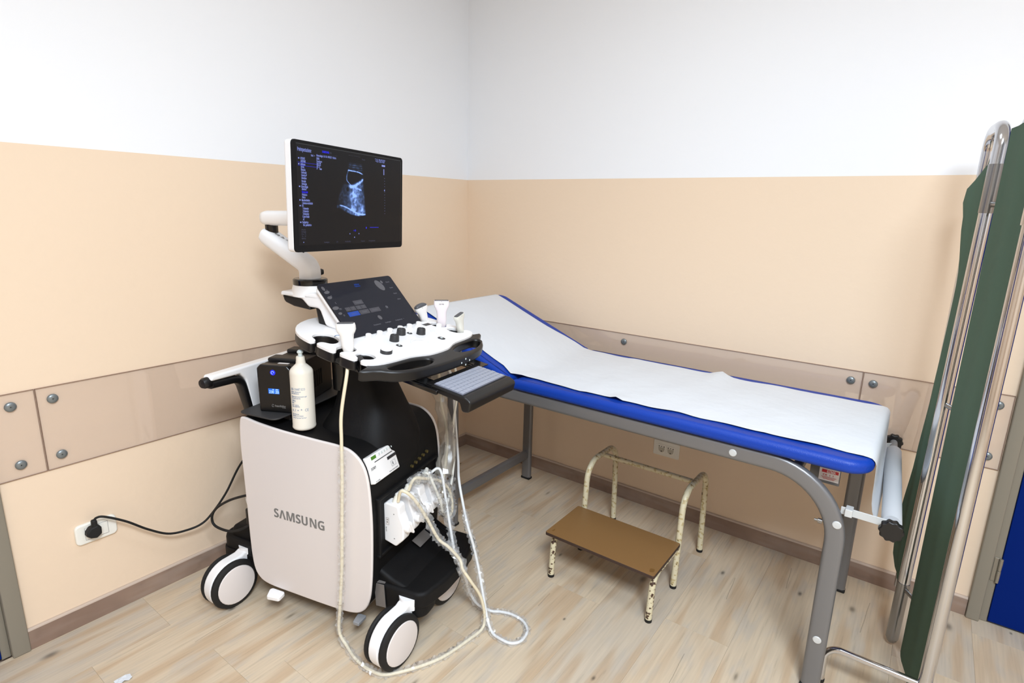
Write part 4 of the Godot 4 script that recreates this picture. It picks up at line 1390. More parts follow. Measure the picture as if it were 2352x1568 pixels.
# ---------------------------------------------------------------- couch
func build_couch() -> void:
	var base := Vector3(1.30, 0, 0.46)
	var t := thing("examination_couch", "blue padded examination couch with raised headrest and grey tube frame", "couch", base)
	var flat_section := round_rect(0.030, 0.056, 0.013, 4)
	for z in [0.770, 0.149]:
		var r := Shape.new()
		var path := bend([Vector3(2.156, 0.012, z), Vector3(2.156, 0.737, z), Vector3(0.36, 0.737, z)], 0.21, 14)
		for i in path.size(): path[i] -= base
		tube(r, path, 0.0, 12, true, flat_section, Vector3(0, 0, 1))
		obj("side_rail", r, M.couch_frame, t, "grey oval tube bent down into the foot-end leg")
		var lg := Shape.new()
		path = PackedVector3Array([Vector3(0.587, 0.012, z) - base, Vector3(0.587, 0.712, z) - base])
		tube(lg, path, 0.0, 12, true, flat_section, Vector3(0, 0, 1))
		obj("leg", lg, M.couch_frame, t)
		for x in [2.156, 0.587]:
			var ft := Shape.new()
			box(ft, Vector3(0.058, 0.014, 0.033), Vector3(x, 0.007, z) - base, 0.005)
			obj("foot_cap", ft, M.rubber, t)
	for q in [[0.587, 0.70, 0.040], [0.587, 0.150, 0.050], [2.02, 0.718, 0.036], [1.30, 0.720, 0.036]]:
		var b := Shape.new()
		box(b, Vector3(0.03, q[2], 0.62), Vector3(q[0], q[1], 0.4595) - base, 0.010)
		obj("crossbar", b, M.couch_frame, t)
	for q in [[0.82, 0.737], [1.835, 0.737], [2.156, 0.595], [2.156, 0.190]]:
		var cp := Shape.new()
		lathe(cp, [[0.0125, 0.0], [0.0125, 0.002], [0.0105, 0.0038], [0.0, 0.0045]], 22, Transform3D(Basis(Vector3(1, 0, 0), Vector3(0, 0, 1), Vector3(0, -1, 0)), Vector3(q[0], q[1], 0.7845) - base), 30)
		obj("bolt_cover", cp, M.couch_cap, t, "round pale bolt cover")
	var bn := Shape.new()
	lathe(bn, [[0.0, 0.0], [0.008, 0.0], [0.008, 0.012], [0.004, 0.012], [0.004, 0.022], [0.0, 0.022]], 10, Transform3D(Basis(Vector3.BACK, PI / 2), Vector3(2.116, 0.585, 0.770) - base))
	box(bn, Vector3(0.012, 0.012, 0.02), Vector3(2.126, 0.585, 0.770) - base, 0.003)
	obj("bolt", bn, M.steel, t)
	# seat cushion
	var seat := Shape.new()
	slab(seat, fillet([[0.938, 0.112, 0.012], [2.222, 0.112, 0.075], [2.222, 0.802, 0.075], [0.938, 0.802, 0.012]], 8), 0.767, 0.812, 0.020, Transform3D(Basis.IDENTITY, -base), 5, 0.018)
	obj("seat_cushion", seat, M.vinyl_blue, t, "long flat blue vinyl cushion")
	# raised headrest
	var hx := Transform3D(Basis(Vector3.BACK, deg_to_rad(-21.5)), Vector3(0.915, 0.768, 0) - base)
	var hr := Shape.new()
	slab(hr, fillet([[-0.620, 0.112, 0.055], [0.0, 0.112, 0.012], [0.0, 0.802, 0.012], [-0.620, 0.802, 0.055]], 8), 0.0, 0.047, 0.020, hx, 5, 0.016)
	obj("headrest_cushion", hr, M.vinyl_blue, t, "raised blue headrest cushion")
	var hf := Shape.new()
	for z in [0.20, 0.71]: tube(hf, PackedVector3Array([hx * Vector3(-0.56, -0.012, z), hx * Vector3(-0.02, -0.012, z)]), 0.011, 10)
	tube(hf, PackedVector3Array([hx * Vector3(-0.40, -0.012, 0.20), hx * Vector3(-0.40, -0.012, 0.71)]), 0.011, 10)
	for z in [0.25, 0.66]: tube(hf, PackedVector3Array([hx * Vector3(-0.40, -0.012, z), Vector3(0.66, 0.737, z) - base]), 0.008, 8)
	tube(hf, PackedVector3Array([Vector3(0.66, 0.737, 0.15) - base, Vector3(0.66, 0.737, 0.77) - base]), 0.010, 8)
	obj("headrest_support", hf, M.couch_frame, t)
	# maker's plate under the foot end
	var pl := Shape.new()
	box(pl, Vector3(0.085, 0.055, 0.012), Vector3(2.096, 0.708, 0.694) - base, 0.002)
	box(pl, Vector3(0.02, 0.03, 0.50), Vector3(2.120, 0.715, 0.43) - base, 0.004)
	var plate := obj("maker_plate", pl, M.couch_frame, t, "small plate with a red and white label under the foot end")
	var wl := Shape.new()
	box(wl, Vector3(0.056, 0.040, 0.0012), Vector3(2.108, 0.711, 0.7006) - base)
	obj("label_sheet", wl, M.label_white, plate)
	var rd := Shape.new()
	box(rd, Vector3(0.046, 0.010, 0.0008), Vector3(2.110, 0.7225, 0.7015) - base)
	words(rd, "CE  i  !", 0.005, Transform3D(Basis.IDENTITY, Vector3(2.090, 0.710, 0.7015) - base), true, 0.030)
	for k in 3: box(rd, Vector3(0.042 - 0.006 * k, 0.0012, 0.0005), Vector3(2.108, 0.7035 - 0.0035 * k, 0.7014) - base)
	obj("label_red", rd, M.label_red, plate)
	var gm := Shape.new()
	words(gm, "GIMA", 0.0085, Transform3D(Basis.IDENTITY, Vector3(2.1005, 0.7226, 0.7022) - base), true, 0.024)
	obj("lettering", gm, M.label_white, plate)
	# roll holder: two flat arms, a rod and black star knobs
	var a := Vector3(2.251, 0.642, 0.035) - base
	var b2 := Vector3(2.289, 0.636, 0.800) - base
	var ax := (b2 - a).normalized()
	for k in 2:
		var e := a + ax * (0.045 if k == 0 else 0.735)
		var z := 0.149 if k == 0 else 0.765
		var s := Vector3(2.168, 0.640, z) - base
		var ar := Shape.new()
		var d := e - s
		box(ar, Vector3(d.length() + 0.02, 0.024, 0.004), (s + e) / 2, 0.0015, Basis(Vector3.UP, atan2(-d.z, d.x)))
		box(ar, Vector3(0.02, 0.024, 0.034), s + Vector3(0.012, 0, 0), 0.002)
		obj("roll_arm", ar, M.couch_cap, t)
	var rod := Shape.new()
	tube(rod, PackedVector3Array([a, b2]), 0.013, 14)
	obj("roll_rod", rod, M.mid_grey, t)
	for k in 2:
		var kb := Shape.new()
		var o := PackedVector2Array()
		for i in 60:
			var an := TAU * i / 60
			o.append(Vector2.from_angle(an) * (0.0300 + 0.0018 * cos(an * 10)))
		var bs := Basis(Vector3.UP.cross(ax).normalized(), ax, Vector3.UP.cross(ax).normalized().cross(ax))
		slab(kb, o, -0.012 if k == 0 else -0.010, 0.010 if k == 0 else 0.014, 0.005, Transform3D(bs, a if k == 0 else b2), 3)
		obj("roll_knob", kb, M.black_plastic, t, "black scalloped knob at the end of the paper roll")

func paper_edge(x: float, near: bool) -> float:
	if near:
		var z := 0.752 + 0.008 * sin(x * 5.2 + 0.6) + 0.004 * sin(x * 17.0) + 0.0022 * sin(x * 41.0 + 1.0)
		z += 0.020 * exp(-pow((x - 1.40) / 0.035, 2.0)) * 0.5 - 0.014 * exp(-pow((x - 1.62) / 0.06, 2.0)) 
		z += 0.028 * exp(-pow((x - 0.93) / 0.05, 2.0))
		return z
	var y := 0.168 + 0.006 * sin(x * 4.0) + 0.0025 * sin(x * 23.0) - 0.012 * exp(-pow((x - 1.6) / 0.05, 2.0))
	return y - 0.018 * exp(-pow((x - 0.88) / 0.10, 2.0))

func build_paper() -> void:
	# one crease-marked sheet: over the headrest, along the seat, down the foot end to the roll
	var prof := PackedVector2Array()
	var up := Vector2(0.3665, 0.9304)
	var back := Vector2(-0.9304, 0.3665)
	var hinge := Vector2(0.915, 0.768)
	prof.append(hinge + back * 0.622 + up * 0.012)
	prof.append(hinge + back * 0.6225 + up * 0.030)
	prof.append(hinge + back * 0.614 + up * 0.0465)
	for k in 11: prof.append(hinge + back * (0.60 - 0.058 * k) + up * 0.0490)
	prof.append_array([Vector2(0.944, 0.8165), Vector2(0.965, 0.8145)])
	for k in 46: prof.append(Vector2(0.985 + 0.0258 * k, 0.8142))
	prof.append_array([Vector2(2.190, 0.8144), Vector2(2.203, 0.8142), Vector2(2.213, 0.8118), Vector2(2.221, 0.8040), Vector2(2.2255, 0.793), Vector2(2.2262, 0.772), Vector2(2.2275, 0.74), Vector2(2.2285, 0.70), Vector2(2.231, 0.67), Vector2(2.236, 0.645), Vector2(2.250, 0.612)])
	var t := thing("paper_roll", "white paper sheet covering the couch, unrolled from the roll at its foot end", "paper roll", Vector3(1.30, 0.767, 0.46))
	var base := t.position
	var rows := []
	for i in prof.size():
		var p := prof[i]
		var x := p.x
		var zn := paper_edge(x, true)
		var zf := paper_edge(x, false)
		if i > prof.size() - 12:      # narrower strip down the foot end
			var f := clampf((i - (prof.size() - 12)) / 11.0, 0.0, 1.0)
			zn = lerpf(zn, 0.735, f); zf = lerpf(zf, 0.150, f)
		var line := PackedVector3Array()
		for j in 41:
			var w := j / 40.0
			var z := lerpf(zf, zn, w)
			var h := 0.0
			var flat := 1.0 if (i > 2 and i < prof.size() - 10) else 0.0
			h += 0.0009 * sin(x * 31.0 + z * 9.0) + 0.0007 * sin(x * 13.0 - z * 24.0)
			h += 0.0026 * maxf(0.0, 1.0 - absf(x - 1.245 - (z - 0.5) * 0.12) / 0.03)
			h += 0.0016 * maxf(0.0, 1.0 - absf(x - 1.93 + (z - 0.5) * 0.05) / 0.012)
			h += 0.016 * exp(-pow((x - 1.60) / 0.028, 2.0)) * smoothstep(0.34, 0.15, z)         # the little tent at the wall side
			h += 0.012 * exp(-pow((x - 1.395) / 0.020, 2.0)) * smoothstep(0.68, 0.78, z)
			h += 0.010 * exp(-pow((x - 0.955) / 0.03, 2.0)) * smoothstep(0.60, 0.78, z)
			h += 0.003 * smoothstep(0.70, 0.78, z) * (0.5 + 0.5 * sin(x * 29.0))
			line.append(Vector3(x + up.x * 0.0 , p.y + (h + 0.0012) * flat + 0.0006, z) - base)
		rows.append(line)
	var sh := Shape.new()
	grid(sh, rows, false, Vector3.UP, 60.0)
	obj("sheet", sh, M.paper, t, "long creased white paper sheet")
	var r := Shape.new()
	var a := Vector3(2.251, 0.642, 0.035)
	var ax := (Vector3(2.289, 0.636, 0.800) - a).normalized()
	var bs := Basis(Vector3.UP.cross(ax).normalized(), ax, Vector3.UP.cross(ax).normalized().cross(ax))
	lathe(r, [[0.0135, 0.115], [0.0250, 0.115], [0.0260, 0.117], [0.0260, 0.722], [0.0250, 0.724], [0.0135, 0.724]], 32, Transform3D(bs, a - base))
	obj("roll", r, M.roll_paper, t, "pale paper roll at the foot end")

# ---------------------------------------------------------------- step stool
func build_stool() -> void:
	var base := Vector3(1.395, 0, 0.53)
	var t := thing("step_stool", "low step stool with a brown board and chipped cream tube legs", "step stool", base)
	for x in [1.180, 1.614]:
		var hi := Shape.new()
		tube(hi, shifted(bend([Vector3(x, 0.010, 0.562), Vector3(x, 0.412, 0.535), Vector3(x, 0.412, 0.262), Vector3(x, 0.010, 0.238)], 0.085, 9), base), 0.0125, 16)
		obj("tall_leg_frame", hi, M.chipped_cream, t, "tall arched tube with chipped cream paint")
		var lo := Shape.new()
		tube(lo, shifted(bend([Vector3(x, 0.010, 0.812), Vector3(x, 0.186, 0.800), Vector3(x, 0.186, 0.560)], 0.05, 8), base), 0.0125, 16)
		obj("front_leg", lo, M.worn_cream, t, "short leg with badly chipped cream paint")
		for z in [0.562, 0.238, 0.812]:
			var cp := Shape.new()
			lathe(cp, [[0.0, 0.0], [0.0132, 0.0], [0.0138, 0.003], [0.0135, 0.012], [0.0, 0.012]], 16, Transform3D(Basis.IDENTITY, Vector3(x, 0, z) - base))
			obj("foot_cap", cp, M.rubber, t)
	var cb := Shape.new()
	tube(cb, shifted(PackedVector3Array([Vector3(1.180, 0.403, 0.395), Vector3(1.614, 0.403, 0.395)]), base), 0.011, 14)
	obj("crossbar", cb, M.chipped_cream, t)
	var lb := Shape.new()
	tube(lb, shifted(PackedVector3Array([Vector3(1.180, 0.186, 0.66), Vector3(1.614, 0.186, 0.66)]), base), 0.009, 12)
	obj("board_support", lb, M.chipped_cream, t)
	var bd := Shape.new()
	slab(bd, fillet([[1.158, 0.568, 0.008], [1.630, 0.568, 0.008], [1.630, 0.838, 0.008], [1.158, 0.838, 0.008]]), 0.1985, 0.2105, 0.001, Transform3D(Basis.IDENTITY, -base))
	var board := obj("step_board", bd, M.board_edge, t, "flat brown step board with dark edges")
	var tp := Shape.new()
	slab(tp, fillet([[1.159, 0.569, 0.007], [1.629, 0.569, 0.007], [1.629, 0.837, 0.007], [1.159, 0.837, 0.007]]), 0.2106, 0.2116, 0.0004, Transform3D(Basis.IDENTITY, -base))
	obj("board_top", tp, M.board_brown, board)
	var dm := Shape.new()
	slab(dm, smooth_loop([Vector2(1.600, 0.800), Vector2(1.615, 0.795), Vector2(1.618, 0.812), Vector2(1.606, 0.820)], 3), 0.2116, 0.2121, 0.0, Transform3D(Basis.IDENTITY, -base))
	slab(dm, smooth_loop([Vector2(1.178, 0.800), Vector2(1.182, 0.797), Vector2(1.184, 0.812), Vector2(1.176, 0.814)], 3), 0.2116, 0.2120, 0.0, Transform3D(Basis.IDENTITY, -base))
	obj("board_scuff", dm, M.board_scuff, board)

func shifted(p: PackedVector3Array, base: Vector3) -> PackedVector3Array:
	for i in p.size(): p[i] -= base
	return p

# ---------------------------------------------------------------- folding screen
func build_screen() -> void:
	var base := Vector3(2.40, 0, 0.50)
	var t := thing("folding_screen", "folding privacy screen of green cloth on chrome tube frames", "folding screen", base)
	# far frame: an inverted U of thick chrome tube
	var f1 := Shape.new()
	tube(f1, shifted(bend([Vector3(2.356, 0.035, 0.383), Vector3(2.372, 1.770, 0.383), Vector3(2.352, 1.770, 0.200), Vector3(2.354, 0.14, 0.205)], 0.060, 8), base), 0.0180, 18)
	obj("frame_tube", f1, M.chrome, t, "chrome inverted U tube of the far panel")
	var sl := Shape.new()
	for q in [[0.035, 0.26, 0.0200], [1.52, 1.66, 0.0198]]:
		sl = Shape.new()
		tube(sl, shifted(PackedVector3Array([Vector3(2.356 + 0.0092 * q[0], q[0], 0.383), Vector3(2.356 + 0.0092 * q[1], q[1], 0.383)]), base), q[2], 18)
		obj("tube_sleeve", sl, M.steel, t)
	sl = Shape.new()
	lathe(sl, [[0.0, -0.020], [0.010, -0.018], [0.016, -0.010], [0.018, 0.0]], 18, Transform3D(Basis.IDENTITY, Vector3(2.3563, 0.035, 0.383) - base))
	obj("tube_end", sl, M.steel, t)
	# near frame, closer to the camera
	var f2 := Shape.new()
	tube(f2, shifted(bend([Vector3(2.442, 0.02, 0.722), Vector3(2.446, 1.775, 0.722), Vector3(2.418, 1.775, 0.462), Vector3(2.414, 0.10, 0.462)], 0.055, 8), base), 0.0180, 18)
	obj("frame_tube", f2, M.chrome, t, "chrome tube frame of the near panel")
	sl = Shape.new()
	tube(sl, shifted(PackedVector3Array([Vector3(2.4452, 1.49, 0.722), Vector3(2.4457, 1.70, 0.722)]), base), 0.0215, 18)
	obj("tube_sleeve", sl, M.chrome, t)
	# joints between the two frames
	for y in [1.545, 0.92, 0.24]:
		var j := Shape.new()
		tube(j, shifted(PackedVector3Array([Vector3(2.356 + 0.0092 * y, y, 0.383), Vector3(2.410, y, 0.462)]), base), 0.008, 10)
		lathe(j, [[0.0, -0.028], [0.0195, -0.028], [0.0205, -0.022], [0.0205, 0.022], [0.0195, 0.028], [0.0, 0.028]], 18, Transform3D(Basis.IDENTITY, Vector3(2.412, y, 0.462) - base))
		obj("hinge_clamp", j, M.steel, t)
	# feet: low inverted U tubes across the frames
	for q in [[0.718, 2.180, 2.62, 0.137], [0.30, 2.215, 2.52, 0.10]]:
		var ft := Shape.new()
		if q[0] < 0.5: continue
		tube(ft, shifted(bend([Vector3(q[1], 0.006, q[0]), Vector3(q[1], q[3], q[0]), Vector3(q[2], q[3], q[0]), Vector3(q[2], 0.006, q[0])], 0.045, 8), base), 0.0105, 14)
		obj("foot", ft, M.chrome, t, "bent chrome foot standing on the floor")
		var fc := Shape.new()
		for x in [q[1], q[2]]: lathe(fc, [[0.0, 0.0], [0.012, 0.0], [0.0125, 0.010], [0.0, 0.010]], 14, Transform3D(Basis.IDENTITY, Vector3(x, 0, q[0]) - base))
		obj("foot_cap", fc, M.rubber, t)
	# cloths
	var cl := Shape.new()
	var rows := []
	var edge := [[1.640, 2.350, 0.24], [1.580, 2.311, 0.24], [1.506, 2.321, 0.24], [1.296, 2.340, 0.24], [0.917, 2.332, 0.24], [0.672, 2.326, 0.24], [0.444, 2.315, 0.24], [0.30, 2.315, 0.24], [0.24, 2.330, 0.24]]
	for k in 33:
		var y := lerpf(1.640, 0.24, k / 32.0)
		var i := 0
		while i < edge.size() - 2 and edge[i + 1][0] > y: i += 1
		var f: float = clampf((edge[i][0] - y) / (edge[i][0] - edge[i + 1][0]), 0.0, 1.0)
		f = smoothstep(0.0, 1.0, f)
		var p0 := Vector3(lerpf(edge[i][1], edge[i + 1][1], f), y, lerpf(edge[i][2], edge[i + 1][2], f))
		var p1 := Vector3(2.356 + 0.0092 * y - 0.006, y + (0.05 if k == 0 else 0.0), 0.372)
		var front := PackedVector3Array()
		var rear := PackedVector3Array()
		for m in 11:
			var w := m / 10.0
			var p := p0.lerp(p1, w)
			p.x -= 0.006 * sin(PI * w) + 0.003 * sin(w * 9.0 + y * 4.0)
			front.append(p - base + Vector3(-0.0012, 0, 0))
			rear.append(p - base + Vector3(0.0012, 0, 0))
		rear.reverse()
		front.append_array(rear)
		rows.append(front)
	loft(cl, rows, 70.0)
	obj("cloth_panel", cl, M.cloth_green, t, "green cloth of the far panel, sagging towards the couch")
	cl = Shape.new()
	rows = []
	for k in 25:
		var y := lerpf(1.750, 0.035, k / 24.0)
		var p0 := Vector3(2.386, y, 0.446)
		var p1 := Vector3(2.437, y, 0.710)
		var front := PackedVector3Array()
		var rear := PackedVector3Array()
		for m in 11:
			var w := m / 10.0
			var p := p0.lerp(p1, w)
			p.x -= 0.006 * sin(PI * w) + 0.0025 * sin(w * 11.0 + y * 1.5)
			front.append(p - base + Vector3(-0.0012, 0, 0))
			rear.append(p - base + Vector3(0.0012, 0, 0))
		rear.reverse()
		front.append_array(rear)
		rows.append(front)
	loft(cl, rows, 70.0)
	obj("cloth_panel", cl, M.cloth_green, t, "green cloth of the near panel")

# ---------------------------------------------------------------- things on the cart
func build_power_unit() -> void:
	var at := cart_point(-0.358, 0.7797, 0.061)
	var t := thing("power_supply", "black battery power supply box with a blue lit button and blue display", "power supply", at, deg_to_rad(14.18 + 13.7))
	var cs := Shape.new()
	slab(cs, round_rect(0.122, 0.286, 0.006), 0.0, 0.166, 0.006, Transform3D(Basis.IDENTITY, Vector3(0, 0, -0.012)))
	obj("case", cs, M.black_plastic, t)
	var fr := Shape.new()
	var side_up := Basis(Vector3(1, 0, 0), Vector3(0, 0, 1), Vector3(0, 1, 0))
	slab(fr, fillet([[-0.061, 0.0, 0.004], [0.061, 0.0, 0.004], [0.063, 0.158, 0.010], [0.050, 0.172, 0.012], [-0.050, 0.172, 0.012], [-0.063, 0.158, 0.010]]), 0.130, 0.156, 0.006, Transform3D(side_up, Vector3.ZERO))
	obj("front_bezel", fr, M.black_gloss2, t)
	for z in [0.062, -0.066]:
		var rd := Shape.new()
		box(rd, Vector3(0.122, 0.018, 0.055), Vector3(0.0, 0.170, z), 0.007)
		obj("top_ridge", rd, M.black_soft, t)
	var st := Shape.new()
	box(st, Vector3(0.040, 0.0008, 0.012), Vector3(0.012, 0.1665, 0.106))
	obj("sticker", st, M.label_white, t)
	for k in 9:
		var vn := Shape.new()
		box(vn, Vector3(0.002, 0.062, 0.007), Vector3(0.0611, 0.075, 0.06 - 0.016 * k))
		obj("vent_slot", vn, M.black_matte, t)
	var face := Basis(Vector3(1, 0, 0), Vector3(0, 0, 1), Vector3(0, 1, 0))
	var rg := Shape.new()
	slab(rg, disc(0.0095, 24), 0.156, 0.1575, 0.0008, Transform3D(face, Vector3(-0.001, 0.146, 0)))
	var pb := obj("power_button_light", rg, M.button_blue, t, "round blue lit power button")
	var dk := Shape.new()
	tube(dk, spline([Vector3(0.0035, 0.1445, 0.1577), Vector3(0.0015, 0.1505, 0.1577), Vector3(-0.005, 0.149, 0.1577), Vector3(-0.0062, 0.1435, 0.1577), Vector3(-0.001, 0.1405, 0.1577)], 5), 0.0008, 6)
	obj("power_symbol", dk, M.lcd_white, pb)
	var lc := Shape.new()
	box(lc, Vector3(0.0405, 0.0185, 0.0012), Vector3(-0.002, 0.078, 0.1562))
	var dp := obj("display_screen", lc, M.lcd_blue, t, "small glowing blue display")
	var lt := Shape.new()
	words(lt, "230", 0.010, Transform3D(Basis.IDENTITY, Vector3(-0.020, 0.0755, 0.1570)), true, 0.018)
	words(lt, "20", 0.010, Transform3D(Basis.IDENTITY, Vector3(0.003, 0.0755, 0.1570)), true, 0.013)
	box(lt, Vector3(0.004, 0.004, 0.0004), Vector3(-0.004, 0.0845, 0.1570))
	box(lt, Vector3(0.009, 0.003, 0.0004), Vector3(0.010, 0.0845, 0.1570))
	obj("display_digits", lt, M.lcd_white, dp)
	var tx := Shape.new()
	words(tx, "PowerWalker", 0.0075, Transform3D(Basis.IDENTITY, Vector3(-0.002, 0.0245, 0.1562)), true, 0.040)
	words(tx, "VI 1000", 0.003, Transform3D(Basis.IDENTITY, Vector3(0.026, 0.0185, 0.1562)), false, 0.012)
	tube(tx, spline([Vector3(-0.006, 0.027, 0.1563), Vector3(-0.010, 0.030, 0.1563), Vector3(-0.013, 0.024, 0.1563), Vector3(-0.009, 0.020, 0.1563), Vector3(-0.006, 0.0235, 0.1563)], 4), 0.0007, 6)
	obj("lettering", tx, M.letter_grey, t)

func build_bottle() -> void:
	var at := cart_point(-0.203, 0.7415, 0.205)
	var t := thing("gel_bottle", "tall white plastic bottle with a push-pull cap standing on the cart", "bottle", at)
	var b := Shape.new()
	lathe(b, [[0.0, 0.004], [0.022, 0.001], [0.031, 0.0], [0.0365, 0.003], [0.0390, 0.008], [0.0390, 0.012], [0.0382, 0.016], [0.0382, 0.198], [0.0376, 0.206], [0.034, 0.213], [0.021, 0.226], [0.0165, 0.230], [0.0155, 0.234], [0.0155, 0.238], [0.0, 0.238]], 40)
	obj("body", b, M.bottle_white, t)
	var cp := Shape.new()
	lathe(cp, [[0.0, 0.234], [0.0150, 0.234], [0.0142, 0.252], [0.0125, 0.256], [0.0, 0.256]], 28)
	obj("collar", cp, M.bottle_white, t)
	var pc := Shape.new()
	lathe(pc, [[0.0, 0.256], [0.0072, 0.256], [0.0072, 0.266], [0.0100, 0.268], [0.0104, 0.271], [0.0085, 0.275], [0.004, 0.278], [0.0, 0.2785]], 24)
	obj("cap", pc, M.cap_pale, t)
	# printing wrapped round the bottle
	var p := Shape.new()
	var lines := [["GEL CHART ECO", 0.150, 0.0075, 0.050], ["gel per ultrasuoni", 0.141, 0.0042, 0.036], ["gel conduttore", 0.135, 0.0042, 0.030], ["Ultrasound transmission gel", 0.124, 0.0042, 0.054], ["idrosolubile", 0.118, 0.0042, 0.034], ["1000 g", 0.110, 0.005, 0.016], ["REF", 0.102, 0.0055, 0.010], ["LOT  2023", 0.094, 0.0042, 0.026], ["non sterile", 0.089, 0.0042, 0.030], ["o  /  =  *   CE", 0.076, 0.009, 0.058], ["Via Roma", 0.062, 0.0042, 0.026], ["Made in Italy", 0.056, 0.0042, 0.040], ["www", 0.049, 0.004, 0.050]]
	for l in lines:
		var q := Shape.new()
		words(q, l[0], l[2], Transform3D(Basis.IDENTITY, Vector3(0, l[1], 0)), false, l[3])
		for i in q.v.size():
			var an: float = q.v[i].x / 0.0384 - 0.30
			q.v[i] = Vector3(sin(an) * (0.0384 + q.v[i].z), q.v[i].y, cos(an) * (0.0384 + q.v[i].z))
			q.n[i] = Vector3(sin(an), 0, cos(an))
		p.add(q, Transform3D(Basis(Vector3.UP, 0.20), Vector3.ZERO))
	obj("print", p, M.bottle_print, t, "small blue-grey printing")

# ---------------------------------------------------------------- probes with their leads
func film_sleeve(sh: Shape, path: PackedVector3Array, r: float, seed_: int, ragged: float, floor_y: float) -> void:
	var rng := RandomNumberGenerator.new()
	rng.seed = seed_
	var fine := resample(path, 0.0065 if ragged > 0.6 else 0.03)
	var rows := []
	var x := Vector3.RIGHT
	for i in fine.size():
		var tg := (fine[mini(i + 1, fine.size() - 1)] - fine[maxi(i - 1, 0)]).normalized()
		x = (x - tg * x.dot(tg)).normalized()
		if x.length() < 0.5: x = tg.cross(Vector3.UP).normalized()
		var y := tg.cross(x)
		var line := PackedVector3Array()
		for j in 9:
			var k := r * (1.0 + ragged * (rng.randf() * 1.3 - 0.45))
			var an := TAU * (j + rng.randf() * 0.6) / 9.0
			var p := fine[i] + (x * cos(an) + y * sin(an)) * k + tg * (rng.randf() - 0.5) * 0.005
			p.y = maxf(p.y, floor_y + 0.0015)
			line.append(p)
		rows.append(line)
	grid(sh, rows, true, Vector3.UP, 12.0)

func resample(path: PackedVector3Array, step: float) -> PackedVector3Array:
	var o := PackedVector3Array([path[0]])
	var left := step
	for i in path.size() - 1:
		var a := path[i]
		var d := path[i + 1] - a
		var l := d.length()
		var at := left
		while at <= l:
			o.append(a + d * (at / l))
			at += step
		left = at - l
	o.append(path[-1])
	return o

func probe_head(t: Node3D, xf: Transform3D, m: Material, kind: String, mark := "") -> void:
	# local: y up along the handle, x across the wide face; the base of the handle is the origin
	var sections := []
	if kind == "linear":
		sections = [[-0.018, 0.010, 0.008, 2.4], [0.0, 0.0165, 0.0115, 2.6], [0.020, 0.0190, 0.0125, 2.8], [0.042, 0.0185, 0.0120, 3.0], [0.056, 0.0200, 0.0120, 3.0], [0.068, 0.0255, 0.0122, 3.4], [0.076, 0.0292, 0.0122, 4.0], [0.085, 0.0300, 0.0118, 5.0], [0.097, 0.0292, 0.0108, 6.0]]
	elif kind == "wide":
		sections = [[-0.018, 0.011, 0.009, 2.4], [0.0, 0.0165, 0.012, 2.6], [0.016, 0.0190, 0.0130, 2.6], [0.040, 0.0205, 0.0130, 2.8], [0.052, 0.0225, 0.0135, 3.0], [0.060, 0.0275, 0.0140, 3.4], [0.068, 0.0305, 0.0145, 4.0], [0.080, 0.0300, 0.0135, 5.0], [0.088, 0.0280, 0.0120, 5.0]]
	else:
		sections = [[-0.018, 0.009, 0.008, 2.4], [0.0, 0.014, 0.0115, 2.6], [0.022, 0.0165, 0.0125, 2.6], [0.042, 0.0185, 0.0125, 2.8], [0.052, 0.0250, 0.0130, 3.0], [0.060, 0.0275, 0.0130, 3.6], [0.068, 0.0272, 0.0125, 4.0]]
	var body := Shape.new()
	var rows := []
	for q in sections: rows.append(ring(xf * Vector3(0, q[0], 0), xf.basis.x, xf.basis.z, q[1], q[2], q[3], 32))
	loft(body, rows, 45.0)
	var o := obj("body", body, m, t)
	var top: Array = sections[-1]
	var ln := Shape.new()
	if kind == "convex":
		rows = []
		for k in 9:
			var an := PI * k / 8.0
			rows.append(ring(xf * Vector3(0, top[0] - 0.002, 0), xf.basis.x, xf.basis.z, top[1] * 0.97, top[2] * 0.92, 4.0, 28) if k == 0 else ring(xf * Vector3(0, top[0] + 0.013 * sin(an / 2), 0), xf.basis.x, xf.basis.z, top[1] * 0.97 * cos(an / 2) + 0.0003, top[2] * 0.92 * sqrt(maxf(cos(an / 2), 0.0)) + 0.0003, 4.0, 28))
		loft(ln, rows, 50.0)
	else:
		rows = [ring(xf * Vector3(0, top[0] - 0.001, 0), xf.basis.x, xf.basis.z, top[1] * 0.93, top[2] * 0.70, 6.0, 28), ring(xf * Vector3(0, top[0] + 0.0018, 0), xf.basis.x, xf.basis.z, top[1] * 0.93, top[2] * 0.68, 6.0, 28), ring(xf * Vector3(0, top[0] + 0.0026, 0), xf.basis.x, xf.basis.z, top[1] * 0.90, top[2] * 0.60, 6.0, 28)]
		loft(ln, rows, 50.0)
	obj("lens", ln, M.lens_grey, t, "dark grey contact strip")
	var tx := Shape.new()
	if mark:
		words(tx, mark, 0.0042, xf * Transform3D(Basis.IDENTITY, Vector3(-0.010, top[0] - 0.012, top[2] + 0.0012)), true, 0.019)
	box(tx, Vector3(0.0012, 0.004, 0.0006), xf * Vector3(0, top[0] - 0.003, top[2] * 1.0), 0.0, xf.basis)
	obj("mark", tx, M.dark_grey, o)

